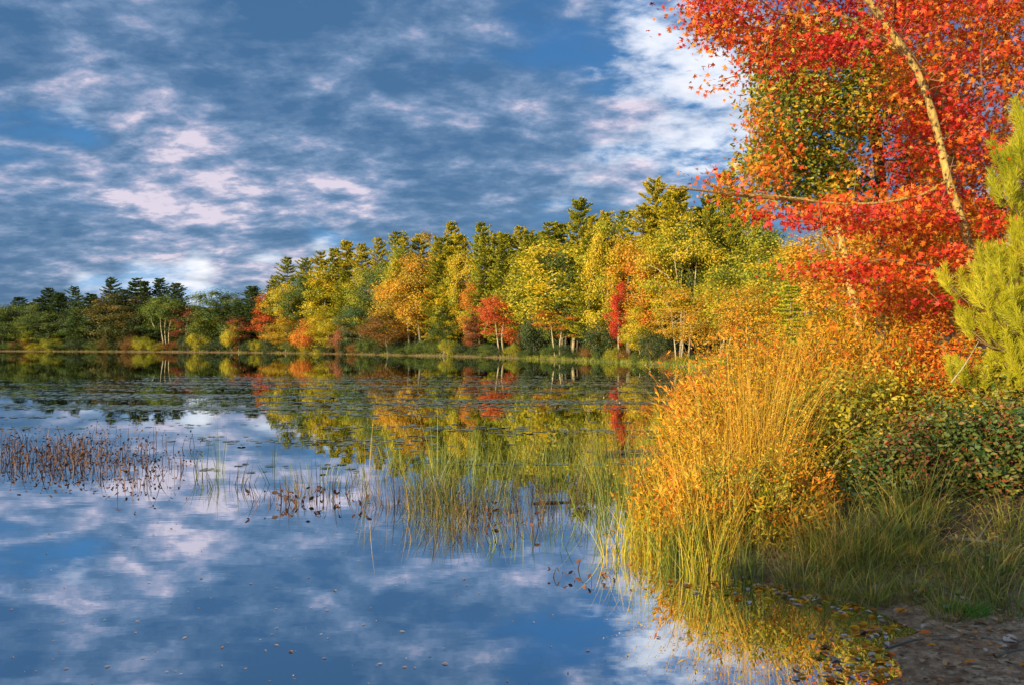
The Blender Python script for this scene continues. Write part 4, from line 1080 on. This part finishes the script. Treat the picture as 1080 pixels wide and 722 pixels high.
cb = N.new('ShaderNodeCombineXYZ'); L.new(mth('MULTIPLY', cx, .78), cb.inputs[0]); L.new(cy, cb.inputs[1])
def noise(scale, detail, rough, dist=0, off=(0, 0, 0)):
    mp = N.new('ShaderNodeMapping'); mp.inputs['Location'].default_value = off; L.new(cb.outputs[0], mp.inputs[0])
    q = N.new('ShaderNodeTexNoise'); q.inputs['Scale'].default_value = scale; q.inputs['Detail'].default_value = detail
    q.inputs['Roughness'].default_value = rough; q.inputs['Distortion'].default_value = dist
    L.new(mp.outputs[0], q.inputs['Vector']); return q.outputs['Fac']
nA = noise(1.9, 11, .54, .2, (3.1, 1.7, 0)); nB = noise(5.2, 10, .57, .3, (0, 5, 2)); nD = noise(14, 8, .6, .1, (4, 1, 7))
def glow(px, py, width, amp):
    d = Vector(((px-540)/F, 1, -(py-HY)/F)).normalized()
    vd = N.new('ShaderNodeVectorMath'); vd.operation = 'DOT_PRODUCT'; L.new(tc.outputs['Generated'], vd.inputs[0]); vd.inputs[1].default_value = d
    k = 1/(width/F)**2
    e = mth('MULTIPLY', mth('SUBTRACT', vd.outputs['Value'], 1), 2*k)
    return mth('MULTIPLY', mth('EXPONENT', e), amp)
def total(base, items):
    for g_ in items: base = mth('ADD', base, glow(*g_))
    return base
def mixc(f, a, b_):
    q = N.new('ShaderNodeMix'); q.data_type = 'RGBA'; L.new(f, q.inputs[0]); L.new(a, q.inputs[6]); L.new(b_, q.inputs[7]); return q.outputs[2]
def step(v, lo, hi):
    q = N.new('ShaderNodeMapRange'); q.interpolation_type = 'SMOOTHSTEP'; q.inputs[1].default_value = lo; q.inputs[2].default_value = hi; L.new(v, q.inputs[0]); return q.outputs[0]
# clear air: azure, paler low down
air = ramp(nt, [(.0, (.34, .52, .78)), (.18, (.13, .32, .60)), (.5, (.05, .20, .45)), (1, (.035, .15, .38))]); L.new(step(sp.outputs['Z'], 0, .42), air.inputs[0])
# high thin sheet, white
hi_ = total(mth('MULTIPLY_ADD', mth('SUBTRACT', nB, .5), 1.5, mth('MULTIPLY_ADD', mth('SUBTRACT', nD, .5), .9, .12)),
            [(700, 30, 65, .36), (780, 130, 70, .46), (590, 195, 70, .22), (650, 130, 70, .22), (340, 262, 30, .44), (275, 270, 30, .46), (210, 276, 28, .44), (150, 282, 26, .38), (90, 288, 24, .30), (200, 312, 30, .28), (30, 306, 24, .2), (380, 258, 24, .24), (90, 125, 32, .30), (40, 300, 40, .2), (620, 210, 60, .2)])
wh = ramp(nt, [(0, (.30, .50, .76)), (.5, (.66, .72, .86)), (1, (1, .97, .95))]); L.new(hi_, wh.inputs[0])
c1 = mixc(step(hi_, .25, .62), air.outputs[0], wh.outputs[0])
# main broken deck: slate undersides, rosy where they thicken towards the sun
cvr = total(mth('MULTIPLY_ADD', mth('SUBTRACT', nA, .5), 2.0, mth('MULTIPLY_ADD', mth('SUBTRACT', nB, .5), .8, .72)),
            [(560, 20, 60, -.30), (450, 60, 60, -.12), (700, 20, 60, -.34), (790, 130, 80, -.40), (340, 262, 28, -.42), (275, 270, 28, -.44), (210, 276, 26, -.44), (150, 282, 24, -.36), (90, 288, 22, -.3), (200, 312, 30, -.2), (380, 258, 22, -.2), (200, 230, 120, .12), (90, 125, 28, -.30), (200, 90, 140, .14), (330, 110, 150, .12), (620, 130, 60, .12), (100, 40, 110, .12), (640, 180, 45, -.18)])
lum = total(mth('MULTIPLY_ADD', mth('SUBTRACT', nB, .5), 2.0, mth('MULTIPLY_ADD', mth('SUBTRACT', nD, .5), 1.5, .39)),
            [(180, 160, 80, .20), (250, 215, 80, .18), (100, 215, 60, .14), (390, 140, 50, .12), (650, 110, 90, .24), (330, 30, 110, -.09), (120, 40, 110, -.05), (450, 200, 120, .04), (300, -60, 170, -.07), (560, 60, 90, -.06)])
lum = mth('MULTIPLY_ADD', step(sp.outputs['Z'], .22, .44), -.02, lum)
ck = ramp(nt, [(.12, (.045, .13, .28)), (.36, (.085, .175, .33)), (.56, (.16, .25, .42)), (.74, (.34, .37, .53)), (.92, (.66, .59, .70))]); L.new(lum, ck.inputs[0])
cloud = mixc(step(cvr, .30, .68), c1, ck.outputs[0])
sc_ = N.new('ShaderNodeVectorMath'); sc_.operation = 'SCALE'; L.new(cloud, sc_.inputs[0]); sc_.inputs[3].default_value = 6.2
# thin parts let the clear sky through
cov = mth('MULTIPLY_ADD', mth('ABSOLUTE', mth('SUBTRACT', nA, .42)), 0., .93, True)
mix = N.new('ShaderNodeMix'); mix.data_type = 'RGBA'; L.new(cov, mix.inputs[0]); L.new(sky.outputs[0], mix.inputs[6]); 
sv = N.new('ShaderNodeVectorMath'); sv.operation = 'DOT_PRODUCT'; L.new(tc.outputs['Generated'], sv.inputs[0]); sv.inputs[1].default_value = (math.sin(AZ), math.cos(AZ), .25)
lit = mth('MULTIPLY_ADD', mth('POWER', mth('MAXIMUM', sv.outputs['Value'], 0), 1.5), 6., 1.)   # added warm glow in the unseen sunward sky, fills the shaded bank
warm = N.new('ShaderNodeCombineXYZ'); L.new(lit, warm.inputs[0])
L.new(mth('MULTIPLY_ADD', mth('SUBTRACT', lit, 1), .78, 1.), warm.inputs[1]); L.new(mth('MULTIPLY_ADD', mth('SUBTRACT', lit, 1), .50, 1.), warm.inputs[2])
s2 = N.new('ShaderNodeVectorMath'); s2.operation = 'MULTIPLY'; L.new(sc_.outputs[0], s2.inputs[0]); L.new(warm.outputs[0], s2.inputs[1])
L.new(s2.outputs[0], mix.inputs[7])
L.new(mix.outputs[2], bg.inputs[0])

sun = bpy.data.lights.new('sun', 'SUN'); sun.energy = 5.; sun.angle = math.radians(.5); sun.color = (1, .77, .37)
so = bpy.data.objects.new('sun', sun); COL.objects.link(so)
dirv = Vector((math.sin(AZ)*math.cos(EL), math.cos(AZ)*math.cos(EL), math.sin(EL)))
so.rotation_euler = dirv.to_track_quat('Z', 'Y').to_euler()

cam = bpy.data.cameras.new('camera'); cam.lens = 36*F/1080; cam.sensor_width = 36; cam.clip_end = 3000; cam.clip_start = .05
co = bpy.data.objects.new('camera', cam); COL.objects.link(co); co.location = (0, 0, CAMZ); co.rotation_euler = (math.pi/2, 0, 0)
scene.camera = co
scene.view_settings.view_transform = 'Standard'; scene.view_settings.look = 'None'; scene.view_settings.exposure = .92; scene.view_settings.gamma = 1
cy_ = scene.cycles
cy_.max_bounces = 6; cy_.diffuse_bounces = 3; cy_.glossy_bounces = 3; cy_.transmission_bounces = 3; cy_.transparent_max_bounces = 8
cy_.use_denoising = True; cy_.sample_clamp_indirect = 6
try: cy_.denoiser = 'OPENIMAGEDENOISE'
except Exception: pass
